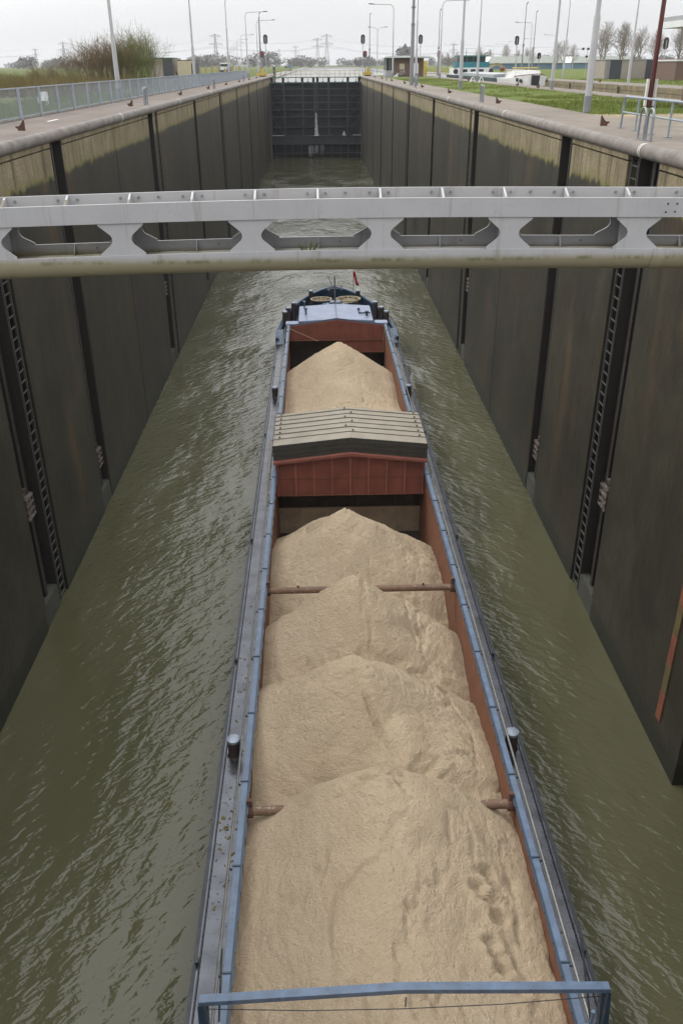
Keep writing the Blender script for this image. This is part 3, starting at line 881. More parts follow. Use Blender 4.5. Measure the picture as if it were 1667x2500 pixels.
for i in range(len(plan) - 1):
    for k in range(nz - 1):
        a = i * st + k; b = (i + 1) * st + k
        mb.f.append((a, a + 1, b + 1, b)); mb.m.append(0)
        a += nz; b += nz
        mb.f.append((a, b, b + 1, a + 1)); mb.m.append(0)
bp('hull', mb, MT['hull'], smooth=True)
# side decks, with a rubbing strake along each edge
for s in (-1, 1):
    d = MB()
    a, b = sorted((s * 2.745, s * (HW - .02)))
    d.box(a, b, -6, 46.6, ZD - .06, ZD)
    bp('side_deck', d, MT['deck'])
    e = MB(); a, b = sorted((s * (HW - .018), s * (HW + .05)))
    e.box(a, b, -6, 46.4, ZD - .16, ZD + .012); bp('rubbing_strake', e, MT['hull'])
    e = MB().tube([(s * (HW - .07), -6, ZD + .018), (s * (HW - .07), 46.4, ZD + .018)], .016, 6); bp('deck_edge_bar', e, MT['hull'])
    # coaming: inner wall, top plate, handrail pipe, lugs
    a, b = sorted((s * 2.66, s * 2.70)); c = MB().box(a, b, -6, 46.8, -1.1, 1.86); bp('coaming_inside', c, MT['redbrown2'])
    a, b = sorted((s * 2.705, s * 2.74)); c = MB().box(a, b, -6, 46.8, ZD - .05, 1.855); bp('coaming_outside', c, MT['blue'])
    a, b = sorted((s * 2.64, s * 2.76)); c = MB().box(a, b, -6, 46.8, 1.862, 1.90); bp('coaming_top', c, MT['blue'], bevel=.008)
    a, b = sorted((s * 2.60, s * 2.64)); c = MB().box(a, b, -6, 46.8, 1.845, 1.872); bp('coaming_lip', c, MT['blue_dark'])
    lug = MB()
    yy = -5.5
    while yy < 46:
        a, b = sorted((s * 2.585, s * 2.615)); lug.box(a, b, yy, yy + .36, 1.873, 1.885); yy += .58
    tag(bp('hatch_lugs', lug, MT['blue_dark']), kind='stuff')
    c = MB().tube([(s * 2.86, -6, 1.84), (s * 2.86, 46.5, 1.84)], .026, 8); bp('handrail', c, MT['pipe'], smooth=True)
    yy = 6.6
    while yy < 46:
        br = MB().bar((s * 2.86, yy, 1.84), (s * 2.80, yy, 1.80), .03, .03); br.bar((s * 2.64, yy, 1.908), (s * 2.79, yy, 1.908), .03, .022)
        bp('rail_bracket', br, MT['blue_dark']); yy += 2.05
    # mooring bollards on the side deck
    for yy in (14.45, 37.75):
        bo = thing('bollard', None, None, (s * 3.10, yy, ZD)); del_keys = [k for k in bo.keys()]
        bo.parent = barge
        MB().lathe([(.17, 0), (.15, .02), (.138, .05), (.138, .43)], n=18).build('post', MT['bpost'], bo, smooth=True)
        MB().lathe([(.15, .43), (.15, .49), (.125, .505)], n=18).build('cap', MT['bcap'], bo, smooth=True)
    for yy in (9.4, 17.8, 24.1, 33.0, 42.0):
        bp('fairlead', MB().box(s * (HW - .03) - .03, s * (HW - .03) + .03, yy, yy + .09, ZD + .03, ZD + .10), MT['hull'])
# a painted line of leaves and dirt on the port deck
dm = MB(); rng = random.Random(21)
for k in range(70):
    y = 10.4 + 2.6 * rng.random() + (rng.random() ** 3) * 8; x = -2.95 - .32 * rng.random(); e = .012 + .03 * rng.random()
    a = rng.random() * 3
    dm.bar((x, y, ZD + .006), (x + math.cos(a) * e * 2, y + math.sin(a) * e * 2, ZD + .012), e, .006)
tag(dm.build('leaf_litter', MT['reed'], None), 'dry leaves and scraps of dirt scattered on the left side deck', 'litter', None, 'stuff').location = (1.04, 0, 0)
# hold floor and cross bulkheads
bp('hold_floor', MB().box(-2.66, 2.66, -6, 47.9, -1.15, -1.1), MT['hold'])
def gable(x, side, apex): return side + (apex - side) * (1 - abs(x) / 2.7)
# bulkhead under the hatch stack
pl = [(-2.655, .88), (2.655, .88), (2.655, 2.25), (0, 2.56), (-2.655, 2.25)]
bp('bulkhead', MB().prism(pl, 'y', 27.62, 27.68), MT['redbrown'])
for k in range(9):
    x = -2.6 + k * .65
    bp('stiffener', MB().box(x - .035, x + .035, 27.54, 27.62, .90, gable(x, 2.24, 2.55)), MT['redbrown3'])
pk = [(-2.72, 2.20), (0, 2.50), (2.72, 2.20), (2.72, 2.29), (0, 2.60), (-2.72, 2.29)]
bp('bulkhead_flange', MB().prism(pk, 'y', 27.42, 27.618), MT['redbrown3'])
bp('seam', MB().box(-2.65, 2.65, 27.60, 27.619, 1.56, 1.585), MT['redbrown2'])
bp('seam', MB().box(-2.65, 2.65, 27.58, 27.619, .885, .92), MT['redbrown2'])
bp('bulkhead', MB().box(-2.655, 2.655, 28.6, 28.68, -1.09, .9), MT['hold'])
bp('dusty_lining', MB().box(-2.65, 2.65, 28.40, 28.45, -1.09, -.02), MT['dusty'])
for k in range(8):
    bp('stiffener', MB().box(-2.5 + k * .7, -2.4 + k * .7, 28.46, 28.6, -1.09, .88), MT['hold'])
bp('bulkhead', MB().prism(pl, 'y', 30.55, 30.61), MT['redbrown'])
# forward bulkhead
pl2 = [(-2.655, 1.02), (2.655, 1.02), (2.655, 1.80), (0, 2.15), (-2.655, 1.80)]
bp('fore_bulkhead', MB().prism(pl2, 'y', 46.80, 46.86), MT['redbrown'])
bp('fore_bulkhead', MB().box(.02, 2.655, 46.82, 46.86, .30, 1.0), MT['redbrown'])
bp('fore_bulkhead', MB().box(-2.655, 2.655, 47.9, 47.95, -1.09, 1.6), MT['hold'])
bp('seam', MB().box(-2.65, 2.65, 46.74, 46.80, 1.0, 1.04), MT['redbrown2'])
bp('seam', MB().box(.03, 2.65, 46.76, 46.82, .29, .33), MT['redbrown2'])
for k in range(9):
    x = -2.55 + k * .64
    bp('stiffener', MB().box(x - .015, x + .015, 46.765, 46.80, 1.05, gable(x, 1.78, 2.13)), MT['redbrown2'])
    if x > .05: bp('stiffener', MB().box(x - .015, x + .015, 46.785, 46.82, .33, .99), MT['redbrown2'])
# cross struts between the coamings
for yy in (20.15, 12.2):
    st_ = bp('strut', MB().tube([(-2.58, yy, 1.66), (2.58, yy, 1.66)], .095, 16), MT['strut'], smooth=True)
    for s in (-1, 1):
        f = MB().tube([(s * 2.52, yy, 1.66), (s * 2.655, yy, 1.66)], .14, 14)
        f.box(s * 2.58 - .05, s * 2.58 + .05, yy - .04, yy + .04, 1.78, 1.96)
        f.build('strut_socket', MT['rusty'], barge)
        MB().lathe([(.03, 0), (.03, .06), (.018, .07)], (s * 1.75, yy, 1.745), 8).build('eye', MT['rusty'], barge)
# bow: foredeck, bulwark, forecastle roof
fd = [(w * .985, y) for (y, w) in plan if y >= 46.2]
fd[0] = (fd[0][0], 46.96)
poly = [(-x, y) for x, y in fd] + [(x, y) for x, y in fd[::-1]]
bp('foredeck', MB().prism(poly, 'z', .99, 1.06), MT['blue_dark'])
bw = MB(); rim = MB()
pts = [(w, y) for (y, w) in plan if y >= 46.2]
full = [(-x, y) for x, y in pts] + [(x, y) for x, y in pts[::-1]]
def rimz(y): return 1.32 + .62 * max(0, (y - 46.2) / 9.3) ** .8
n = len(full)
for i, (x, y) in enumerate(full):
    cxn, cyn = x * .955, min(y, 55.3) - (.10 if y > 53 else .03)
    bw.v += [(x, y, .97), (x * 1.015, y, rimz(y)), (cxn, cyn, rimz(y)), (cxn, cyn, 1.0)]
for i in range(n - 1):
    for k in range(3):
        bw.f.append((i * 4 + k, i * 4 + k + 1, (i + 1) * 4 + k + 1, (i + 1) * 4 + k)); bw.m.append(0)
bp('bulwark', bw, MT['blue_dark'], smooth=True)
rp = [Vector((x * .99, y - .02, rimz(y) + .02)) for x, y in full]
bp('bulwark_rail', MB().tube(rp, .055, 8), MT['blue'], smooth=True)
for s in (-1, 1):
    cw = MB().prism([(46.0, 1.0), (47.4, 1.0), (47.4, 1.5), (46.9, 1.62), (46.0, 1.05)], 'x', *sorted((s * 2.98, s * 3.34)))
    bp('corner_plate', cw, MT['blue'])
roof = [(-2.12, 2.06), (0, 2.19), (2.02, 2.06), (2.02, 2.0), (-2.12, 2.0)]
bp('forecastle_roof', MB().prism(roof, 'y', 46.95, 50.3), MT['blue_pale'], bevel=.01)
bp('forecastle_wall', MB().box(-2.08, 1.98, 47.0, 50.25, 1.05, 2.0), MT['blue_dark'])
for s in (-1, 1):
    a, b = sorted((s * 2.14, s * 2.84)); bp('wing_hatch', MB().box(a, b, 46.92, 47.55, 1.66, 1.93), MT['blue_pale'], bevel=.02)
bp('fore_trim', MB().prism([(-2.85, 1.74), (0, 2.11), (2.85, 1.74), (2.85, 1.86), (0, 2.245), (-2.85, 1.86)], 'y', 46.865, 46.94), MT['blue'])
bp('ridge', MB().box(-.025, .025, 46.96, 50.28, 2.19, 2.215), MT['blue'])
def bow_bollard(x, y, z0, h):
    bo = thing('bollard', None, None, (x, y, z0)); bo.parent = barge
    MB().lathe([(.15, 0), (.14, .03), (.14, h)], n=16).build('post', MT['bpost'], bo, smooth=True)
    MB().lathe([(.155, h), (.155, h + .07), (.12, h + .09)], n=16).build('cap', MT['bcap'], bo, smooth=True)
for (x, y) in ((-2.95, 48.95), (-2.78, 49.85), (-2.48, 51.0), (-1.45, 53.6), (1.48, 53.5), (2.42, 51.0), (2.70, 49.75), (2.92, 48.75)):
    bow_bollard(x, y, 1.06, 1.0 if abs(x) > 2 else 1.1)
for (x, y, h) in ((-1.72, 48.3, .30), (-1.82, 49.7, .34)):
    bp('vent', MB().lathe([(.05, 0), (.05, h), (.09, h + .01), (.09, h + .09)], (x, y, 2.08), 10), MT['blue'])
bp('vent', MB().lathe([(.06, 0), (.06, .16), (.11, .17), (.11, .27)], (1.72, 47.9, 2.08), 10), MT['blue_dark'])
fr_ = MB(); fr_.box(1.28, 1.95, 48.25, 48.33, 2.12, 2.18); fr_.box(1.28, 1.34, 48.25, 49.0, 2.12, 2.18); fr_.box(1.24, 1.38, 48.95, 49.07, 2.1, 2.24)
bp('hatch_frame', fr_, MT['blue_dark'])
# anchor winch with chain and rope coils on the foredeck
wb = MB(); wb.box(-.30, .30, 50.75, 51.35, 1.06, 2.15); wb.box(-.55, -.36, 50.6, 51.2, 1.06, 2.05); wb.tube([(-.75, 51.05, 1.95), (.75, 51.05, 1.95)], .10, 12)
wb.box(.42, .58, 50.6, 50.9, 1.06, 2.05); wb.box(.80, .95, 50.6, 50.8, 1.06, 1.55)
winch = bp('anchor_winch', wb, MT['blue'], bevel=.02)
for s, rad in ((-1, .62), (1, .72)):
    tor = [(s * .82 + rad * math.cos(t), 51.75 + rad * .8 * math.sin(t), 2.12) for t in [i * math.pi / 12 for i in range(25)]]
    ring = MB().tube(tor, .045, 8); ring.build('winch_wheel', MT['rope'], winch, smooth=True)
    for kk in range(4):
        t = kk * math.pi / 4
        MB().bar((s * .82 + rad * math.cos(t), 51.75 + rad * .8 * math.sin(t), 2.12), (s * .82 - rad * math.cos(t), 51.75 - rad * .8 * math.sin(t), 2.12), .04, .03).build('spoke', MT['rope'], winch)
    for kk in range(26):
        pass
coil = MB()
for kk in range(5):
    r0 = .2 + kk * .075
    coil.tube([(.85 + r0 * math.cos(t), 51.75 + r0 * .8 * math.sin(t), 1.98 + .02 * math.sin(3 * t + kk)) for t in [i * math.pi / 9 for i in range(19)]], .038, 6)
coil.build('rope_coil', MT['rope'], winch)
# fore mast with cross arm and its signal cones
mast = bp('mast', MB().tube([(-.02, 50.55, 1.06), (-.02, 50.55, 3.75)], [.055, .035], 8), MT['pipe'], smooth=True)
MB().bar((-.42, 50.55, 3.18), (.42, 50.55, 3.18), .035, .035).build('cross_arm', MT['pipe'], mast)
for s in (-1, 1):
    MB().lathe([(.012, 0), (.10 if s < 0 else .05, -.22), (.01, -.24)], (s * .36, 50.5, 3.16), 8).build('signal_cone', MT['lampbody'], mast)
MB().bar((-.15, 50.55, 3.1), (-.42, 50.5, 3.75), .05, .03).build('stay_plate', MT['pipe'], mast)
fs = bp('flag_staff', MB().tube([(1.25, 54.5, 1.8), (1.25, 54.55, 3.2)], .022, 6), MT['pipe'])
fl = MB(); npt = 10
for i in range(npt + 1):
    t = i / npt
    for j in range(6):
        u = j / 5
        fl.v.append((1.24 + .09 * math.sin(u * 5 + t * 3) + .42 * t * .55 + .05 * u, 54.5 - .10 * u - .08 * math.sin(t * 6 + u * 4), 3.18 - .85 * t - .05 * u))
for i in range(npt):
    for j in range(5):
        a = i * 6 + j; fl.f.append((a, a + 1, a + 7, a + 6)); fl.m.append(0)
fme = fl.build('flag', MT['flag'], fs, smooth=True)
sol = fme.modifiers.new('thick', 'SOLIDIFY'); sol.thickness = .012
# ropes
def rope(pts, label, r=.016):
    return tag(MB().tube(pts, r, 6).build('mooring_rope', MT['rope'], smooth=True), label, 'rope')
rope([(-1.85, 46.2, 1.95), (-1.55, 46.35, 1.75), (-.6, 46.55, 1.25), (-.2, 46.65, 1.02), (-.12, 46.7, 1.05)], 'slack pale rope across the left end of the forward hold')
rope([(3.62, 46.5, 1.92), (3.50, 46.2, 1.7), (3.46, 46.3, 1.1), (3.50, 46.4, .5), (3.40, 46.5, .35)], 'pale rope hanging down at the right end of the forward hold')
rope([(-1.78, 30.4, 1.95), (-1.95, 29.6, 2.2), (-2.02, 28.4, 1.7), (-2.0, 27.2, 1.2), (-1.92, 26.9, 1.06), (-1.98, 27.5, 1.04)], 'thin pale line looped down beside the left end of the hatch stack', .022)
rope([(3.75, 27.6, 1.95), (3.95, 27.4, 1.5), (4.1, 27.1, 1.06), (4.12, 26.2, 1.03), (3.98, 25.8, 1.03)], 'pale line lying on the right side deck at the hatch stack', .02)
# aft frame standing across the hold, near the camera
gy = 7.5
fr = bp('mast_frame', MB().prism([(-2.92, 2.92), (0, 3.06), (2.92, 2.92), (2.92, 3.01), (0, 3.15), (-2.92, 3.01)], 'y', gy - .03, gy + .09), MT['blue'])
for s in (-1, 1):
    MB().bar((s * 2.87, gy + .02, 2.92), (s * 2.87, gy - .35, 1.0), .12, .14).build('frame_leg', MT['blue_dark'], fr)
    MB().bar((s * 2.62, gy + .55, 3.35), (s * 2.72, gy - .9, 1.5), .025, .03).build('brace', MT['hull'], fr)
    MB().bar((s * 2.82, gy - .15, 3.18), (s * 2.55, gy - .8, 1.5), .025, .03).build('brace', MT['hull'], fr)
    MB().tube([(s * 2.6, gy - .3, 1.9), (s * 2.6, gy - .3, 2.95)], .03, 6).build('frame_post', MT['blue'], fr)
    MB().box(s * 2.66 - .07, s * 2.66 + .07, gy - .32, gy - .1, 1.9, 2.35).build('winch_box', MT['blue'], fr)
MB().tube([(-2.8, gy + .02, 2.78), (-1.4, gy, 2.70), (0, gy, 2.67), (1.4, gy, 2.70), (2.8, gy + .02, 2.78)], .007, 5).build('wire', MT['hull'], fr)
MB().tube([(0, gy - .06, 3.02), (0, gy - .06, 2.82)], .014, 6).build('peg', MT['pipe'], fr)

# stacked hatch covers
hs_lab = ['undermost', 'second from below', 'third from below', 'fourth from below', 'second from the top', 'topmost']
for k in range(6):
    z0 = 2.315 + k * .092
    root = thing('hatch_cover', 'ribbed metal hatch cover, %s in the stack between the two holds' % hs_lab[k], 'hatch cover', (1.06 - BY * 28.8, 28.85, z0), BY, 'stacked hatch covers')
    yo = -1.25 + .02 * (k % 2)
    def sh(x0, zs, za, t): return [(-2.71, zs), (0, za), (2.71, zs), (2.71, zs + t), (0, za + t), (-2.71, zs + t)]
    MB().prism(sh(0, 0, .28, .075), 'y', yo, 1.72).build('sheet', MT['hatch'], root)
    MB().prism(sh(0, -.004, .276, .083), 'y', yo - .03, yo - .002).build('front_edge', MT['hatch_side'], root)
    for sx in (-1, 1):
        MB().box(sx * 2.72 - .008, sx * 2.72 + .008, yo, 1.72, 0, .08).build('side_edge', MT['hatch_side'], root)
    if k == 5:
        for j, yy in enumerate((-.55, -.1, .35, .8, 1.22, 1.64)):
            MB().prism(sh(0, .076, .356, .022 + .006 * (j % 2)), 'y', yy - .12, yy + .05).build('rib', MT['hatch'], root)
            MB().prism(sh(0, .070, .35, .012), 'y', yy - .145, yy - .122).build('rib_shadow', MT['hatch_side'], root)  # dark strip stands in for the shadow line along each rib
            for sx in (-2.5, .12 * (-1) ** j, 2.5):
                zc_ = .356 + .025 - .28 * abs(sx) / 2.78
                MB().box(sx - .03, sx + .03, yy - .08, yy - .02, zc_, zc_ + .05).build('clip', MT['pipe'], root)

# ------------------------------------------------------------------ the sand
def sand(name, label, y0, y1, cones, floor, res=.045, seed=1):
    nx = int(5.30 / res); ny = int((y1 - y0) / res)
    X, Y = np.meshgrid(np.linspace(-2.652, 2.652, nx), np.linspace(y0, y1, ny))
    wx = fbm(X * .8, Y * .8, 3, seed + 50) * .13; wy = fbm(X * .8, Y * .8, 3, seed + 60) * .13
    H = np.full_like(X, floor)
    acc = np.zeros_like(X); kk = 20.0
    acc += np.exp(kk * floor)
    for (cx, cy, cz, m, ay, r, bk) in cones:
        dy_ = Y + wy - cy
        dy_ = np.where(dy_ > 0, dy_ * bk, dy_ * ay)
        d = np.sqrt((X + wx - cx) ** 2 + dy_ ** 2 + r * r) - r
        acc += np.exp(kk * (cz - m * d))
    H = np.log(acc) / kk
    # furrows down the fall line of each heap
    fur = np.zeros_like(X)
    for i, (cx, cy, cz, m, ay, r, bk) in enumerate(cones):
        dx, dy = X - cx, Y - cy
        d = np.sqrt(dx ** 2 + dy ** 2) + .05
        w = np.exp(kk * (cz - m * d)) / acc
        a = np.arctan2(dx, dy)
        n_ = fbm(a * 5 + i * 7, d * .55 + i * 3, 4, seed + 40 + i) + .5 * fbm(a * 13 + i * 3, d * .8, 3, seed + 60 + i)
        fur += np.clip(w, 0, 1) * n_ * np.clip(d * .9, .1, 1)
    H += .06 * fur
    # avalanche terraces on the flanks, slumps, ripples, pits
    H += .025 * fbm(X * .9, Y * .9, 3, seed) + .012 * fbm(X * 3.3, Y * 3.3, 5, seed + 9)
    rows = np.sin((H * 9 + 1.6 * fbm(X * .7, Y * .7, 3, seed + 3)) * 2 * np.pi * .55)
    msk = np.clip(fbm(X * .55, Y * .55, 3, seed + 30) * 1.6 + .15, 0, 1)
    H += .020 * np.abs(rows) * msk
    rg = 1 - np.abs(fbm(X * 1.5, Y * .55, 4, seed + 17)); H -= .10 * np.clip(rg - .86, 0, 1) / .14 * np.clip(fbm(X * .4, Y * .4, 2, seed + 77) + .35, 0, 1)
    rg2 = 1 - np.abs(fbm(X * 2.2 + Y * .8, Y * 2.2 - X * .6, 4, seed + 23)); H -= .05 * np.clip(rg2 - .90, 0, 1) / .10 * np.clip(fbm(X * .5, Y * .5, 2, seed + 88), 0, 1)
    H += .013 * fbm(X * 9, Y * 9, 3, seed + 5)
    return X, Y, H
def sand_obj(name, label, X, Y, H, loc):
    ny, nx = X.shape
    v = np.stack([X, Y, H], -1).reshape(-1, 3)
    i = (np.arange(ny - 1)[:, None] * nx + np.arange(nx - 1)[None, :]).ravel()
    f = np.stack([i, i + 1, i + nx + 1, i + nx], 1)
    me = bpy.data.meshes.new(name)
    me.from_pydata(v.tolist(), [], f.tolist())
    me.materials.append(MT['sand'])
    me.polygons.foreach_set('use_smooth', [True] * len(me.polygons))
    o = put(name, me, None, loc); o.rotation_euler = (0, 0, BY)
    return tag(o, label, 'sand', None, 'stuff')
LOC = (1.06, 0, 0)
X, Y, H = sand('s', '', -4, 28.4, [(-.28, 23.2, 2.66, .76, .90, .04, 1.0), (-.24, 18.95, 2.86, .78, .90, .05, 1.7), (-.50, 15.55, 2.84, .66, .90, .08, 1.9), (.45, 14.2, 2.12, .56, .8, .15, 1.4),
    (.05, 11.95, 2.98, .66, .55, .18, 2.4), (-.1, 10.2, 2.58, .56, .5, .45, 1.0), (.05, 8.0, 2.36, .50, .45, .6, .8), (0.0, 5.0, 2.25, .45, .4, .8, .6), (0, 1, 2.1, .42, .4, .9, .5)], -1.3, seed=3)
# footprints near the starboard coaming
for k, (fx, fy) in enumerate(((1.75, 10.45), (1.65, 9.95), (1.85, 9.6), (1.62, 9.15), (1.75, 8.7), (1.95, 8.35), (1.55, 10.1), (1.8, 9.9), (1.7, 8.95))):
    d2 = ((X - fx) / .13) ** 2 + ((Y - fy) / .10) ** 2
    H -= .11 * np.exp(-d2); H += .045 * np.exp(-(np.sqrt(d2) - 1.6) ** 2 * 3)
# cracks on the near crown
for (p, q) in (((-.45, 11.9), (.15, 11.55)), ((.0, 12.0), (.35, 11.7)), ((-.2, 11.75), (.4, 11.95)), ((-.95, 11.7), (-.3, 11.82)), ((.25, 11.7), (.55, 11.35)), ((-.45, 15.3), (.25, 13.6)), ((-.15, 14.6), (.35, 13.4))):
    px, py = p; qx, qy = q; L2 = (qx - px) ** 2 + (qy - py) ** 2
    t = np.clip(((X - px) * (qx - px) + (Y - py) * (qy - py)) / L2, 0, 1)
    wob = .05 * fbm(t * 6 + px * 3, t * 0 + py, 3, 5)
    d = np.abs(np.hypot(X - px - t * (qx - px), Y - py - t * (qy - py)) + 0 * wob + .03 * fbm(X * 5, Y * 5, 2, 8))
    H -= .07 * np.exp(-(d / .035) ** 2)
sand_obj('sand_cargo', 'ridge of pale sand heaped in the long near hold of the barge', X, Y, H, LOC)
X, Y, H = sand('s', '', 30.7, 46.7, [(-.12, 40.8, 2.72, .70, .60, .08, 1.0), (-.1, 37.6, 1.75, .50, .6, .4, 1.0), (-.1, 34.6, 1.65, .34, .6, .6, 1.0), (0, 32.5, 1.6, .30, .6, .8, 1.0)], -1.3, seed=11)
sand_obj('sand_cargo', 'single pointed cone of sand in the forward hold of the barge', X, Y, H, LOC)

# ------------------------------------------------------------------ quay furniture
def mooring_hook():
    m = MB()
    prof = [(-.14, 0), (.16, 0), (.17, .09), (.27, .13), (.27, .19), (.13, .18), (.03, .24), (-.05, .34), (-.10, .44), (-.14, .45)]
    m.prism(prof, 'y', -.10, .10)
    return m.mesh('mooring_hook', MT['rusty'], bevel=.015)
mh = mooring_hook()
mh_small = mh.copy(); mh_small.transform(Matrix.Scale(.66, 4))
BY_ = [29.2, 46.8, 64.2, 81, 97.2, 114, 131, 147]
ORD = ['nearest', 'second', 'third', 'fourth', 'fifth', 'sixth', 'seventh', 'farthest']
for s, side in ((-1, 'left'), (1, 'right')):
    for k, y in enumerate(BY_):
        o = put('mooring_hook', mh_small, None, (s * 9.15 + (-.15 if s > 0 else 0), y, ZQ), math.pi if s < 0 else 0)
        tag(o, 'rust brown fin-shaped mooring hook, %s along the %s quay' % (ORD[k], side), 'mooring hook', 'mooring hooks along the quays')
for k, y in enumerate((62.0, 76.5, 84.5, 98, 112)):
    o = put('mooring_hook', mh_small, None, (17.9 if k != 3 else 29.3, y, ZQ), math.pi)
    tag(o, 'small rust brown mooring hook at the second chamber, number %s from the camera' % ['one', 'two', 'three', 'four', 'five'][k], 'mooring hook', 'mooring hooks at the second chamber')
# ladder hand hoops
hoop_me = MB()
def hoop_pts(y0, y1, h):
    r = (y1 - y0) / 2; c = (y0 + y1) / 2
    return [(0, y0, 0), (0, y0, h - r)] + [(0, c - r * math.cos(t), h - r + r * math.sin(t)) for t in [i * math.pi / 8 for i in range(1, 8)]] + [(0, y1, h - r), (0, y1, 0)]
def ladder_hoops(x, y, label, h=.74):
    root = thing('ladder_hoops', label, 'handrail', (x, y, ZQ), group='grab hoops at the ladder heads')
    for s in (-1, 1):
        a, b = sorted((s * .08, s * .48))
        MB().tube(hoop_pts(a, b, h), .028, 10).build('hoop', MT['hoop'], root, smooth=True)
        MB().box(-.06, .06, a - .06, a + .06, 0, .015).build('foot_plate', MT['hoop'], root)
        MB().box(-.06, .06, b - .06, b + .06, 0, .0151).build('foot_plate', MT['hoop'], root)
ladder_hoops(8.32, 23.45, 'pair of tall grey grab hoops beside the railing on the right quay')
for s, side, xx in ((-1, 'left', -8.72), (1, 'right', 8.5)):
    for y, wd in ((48.6, 'nearer'), (81.6, 'middle'), (115.3, 'farther')):
        ladder_hoops(xx, y, '%s grey grab hoops at a ladder head on the %s quay' % (wd, side), .8)
# railing on the right quay
rl = thing('railing', 'grey green tube railing with two rails on the right quay', 'railing', (9.2, 24, ZQ))
top = [(0, 4.12, 0), (0, 4.05, .62)] + [(0, 4.05 - .16 * (1 - math.cos(t)), .70 + .16 * math.sin(t)) for t in [i * math.pi / 10 for i in range(1, 6)]] + [(0, -12, .86)]
MB().tube(top, .034, 10).build('top_rail', MT['teal_rail'], rl, smooth=True)
MB().tube([(0, 4.08, .44), (0, -12, .44)], .026, 8).build('mid_rail', MT['teal_rail'], rl, smooth=True)
for k in range(11):
    y = 4.1 - k * 1.3
    if k: MB().tube([(0, y - .02, 0), (0, y - .02, .85)], .03, 8).build('post', MT['teal_rail'], rl, smooth=True)
    MB().box(-.09, .09, y - .10, y + .07, 0, .02 + .0004 * k).build('foot_plate', MT['hoop'], rl)
# fence on the left
fe = thing('fence', 'long grey blue picket fence along the left quay', 'fence', (-11.05, 22, ZQ))
panel = MB()
k = 0
while k * .115 < 2.58:
    panel.box(-.006, .006, .04 + k * .115, .04 + k * .115 + .014, .06, 1.04); k += 1
panel_me = panel.mesh('picket_panel', MT['fence'])
post_me = MB().box(-.03, .05, -.045, .045, 0, 1.07).mesh('post', MT['fence'])
rail_me = MB().box(-.025, .025, 0, 2.649, 1.03, 1.075).box(-.016, .016, 0, 2.649, .08, .11).mesh('rail', MT['fence'])
for k in range(50):
    put('post', post_me, fe, (.062, k * 2.65, 0)); put('rail', rail_me, fe, (0, k * 2.65, 0))
    tag(put('picket_panel', panel_me, fe, (0, k * 2.65 + .03, 0)), kind='stuff')
tag(MB().box(-11.12, -10.98, 20, 156, ZQ - .1, ZQ + .05).build('fence_kerb', MT['coping']), 'low kerb under the fence on the left quay', 'kerb')

# painted dash on the quay
tag(MB().box(-9.75, -9.65, 34.0, 35.4, ZQ + .002, ZQ + .006).build('paint_mark', MT['white']), 'short white painted dash on the left quay', 'marking')

# street lamps: stepped pole, swan neck arm
def lamp_mesh():
    pole = MB().tube([(0, 0, 0), (0, 0, .6)], [.155, .155], 14)
    p2 = MB().tube([(0, 0, 0), (0, 0, 3.3), (0, 0, 3.42), (0, 0, 6.1), (0, 0, 6.2), (0, 0, 8.9)], [.14, .13, .095, .085, .062, .05], 12)
    bend = [(.55 * (1 - math.cos(t)), 0, 8.9 + .75 * math.sin(t)) for t in [i * math.pi / 14 for i in range(8)]]
    arm = MB().tube(bend + [(3.0, 0, 9.72)], .05, 8)
    head = MB().prism([(2.95, 9.66), (3.75, 9.70), (3.80, 9.76), (3.7, 9.84), (3.0, 9.80)], 'y', -.13, .13)
    return pole.mesh('boot', MT['dpole'], True), p2.mesh('pole', MT['pole'], True), arm.mesh('arm', MT['pole'], True), head.mesh('lamp_head', MT['lampbody'], bevel=.02)
LM = lamp_mesh()
def street_lamp(x, y, rz, label, s=1.0, dark=False, collar=True):
    root = thing('street_lamp', label, 'street lamp', (x, y, ZQ), rz, 'swan neck street lamps')
    root.scale = (s, s, s)
    put('pole', LM[1], root); put('arm', LM[2], root); put('lamp_head', LM[3], root)
    if collar: put('boot', LM[0], root)
LAB = ['nearest', 'second', 'third', 'fourth', 'fifth', 'sixth']
for k, y in enumerate((56.4, 93, 130, 166, 196)):
    street_lamp(-11.75 if k else -11.65, y, 0, 'pale grey street lamp behind the left fence, %s from the camera' % LAB[k], 1.0)
for k, (x, y) in enumerate(((10.78, 37.4), (11.2, 74), (11.55, 110.9), (11.75, 147.3))):
    street_lamp(x, y, math.pi, 'pale grey street lamp at the edge of the right lawn, %s from the camera' % LAB[k], 1.0)
for k, (x, y) in enumerate(((17.9, 72.1), (18.2, 107.9), (17.35, 134.3))):
    street_lamp(x, y, 0, 'pale grey street lamp by the near edge of the second chamber, %s from the camera' % LAB[k], .97)
for k, (x, y) in enumerate(((30.6, 93), (33.4, 129), (46.2, 208))):
    street_lamp(x, y, math.pi, 'pale grey street lamp on the far quay of the second chamber, %s from the camera' % LAB[k], .98, collar=False)
# small far lamps receding along the left bank and right bank
for k in range(9):
    street_lamp(-18 - k * 4.4, 235 + k * 42, 0, 'small distant street lamp on the left canal bank, number %s along' % ['one', 'two', 'three', 'four', 'five', 'six', 'seven', 'eight', 'nine'][k], .85, collar=False)
for k in range(7):
    street_lamp(62 + k * 3, 250 + k * 38, math.pi, 'small distant street lamp beyond the second chamber, number %s along' % ['one', 'two', 'three', 'four', 'five', 'six', 'seven'][k], .85, collar=False)
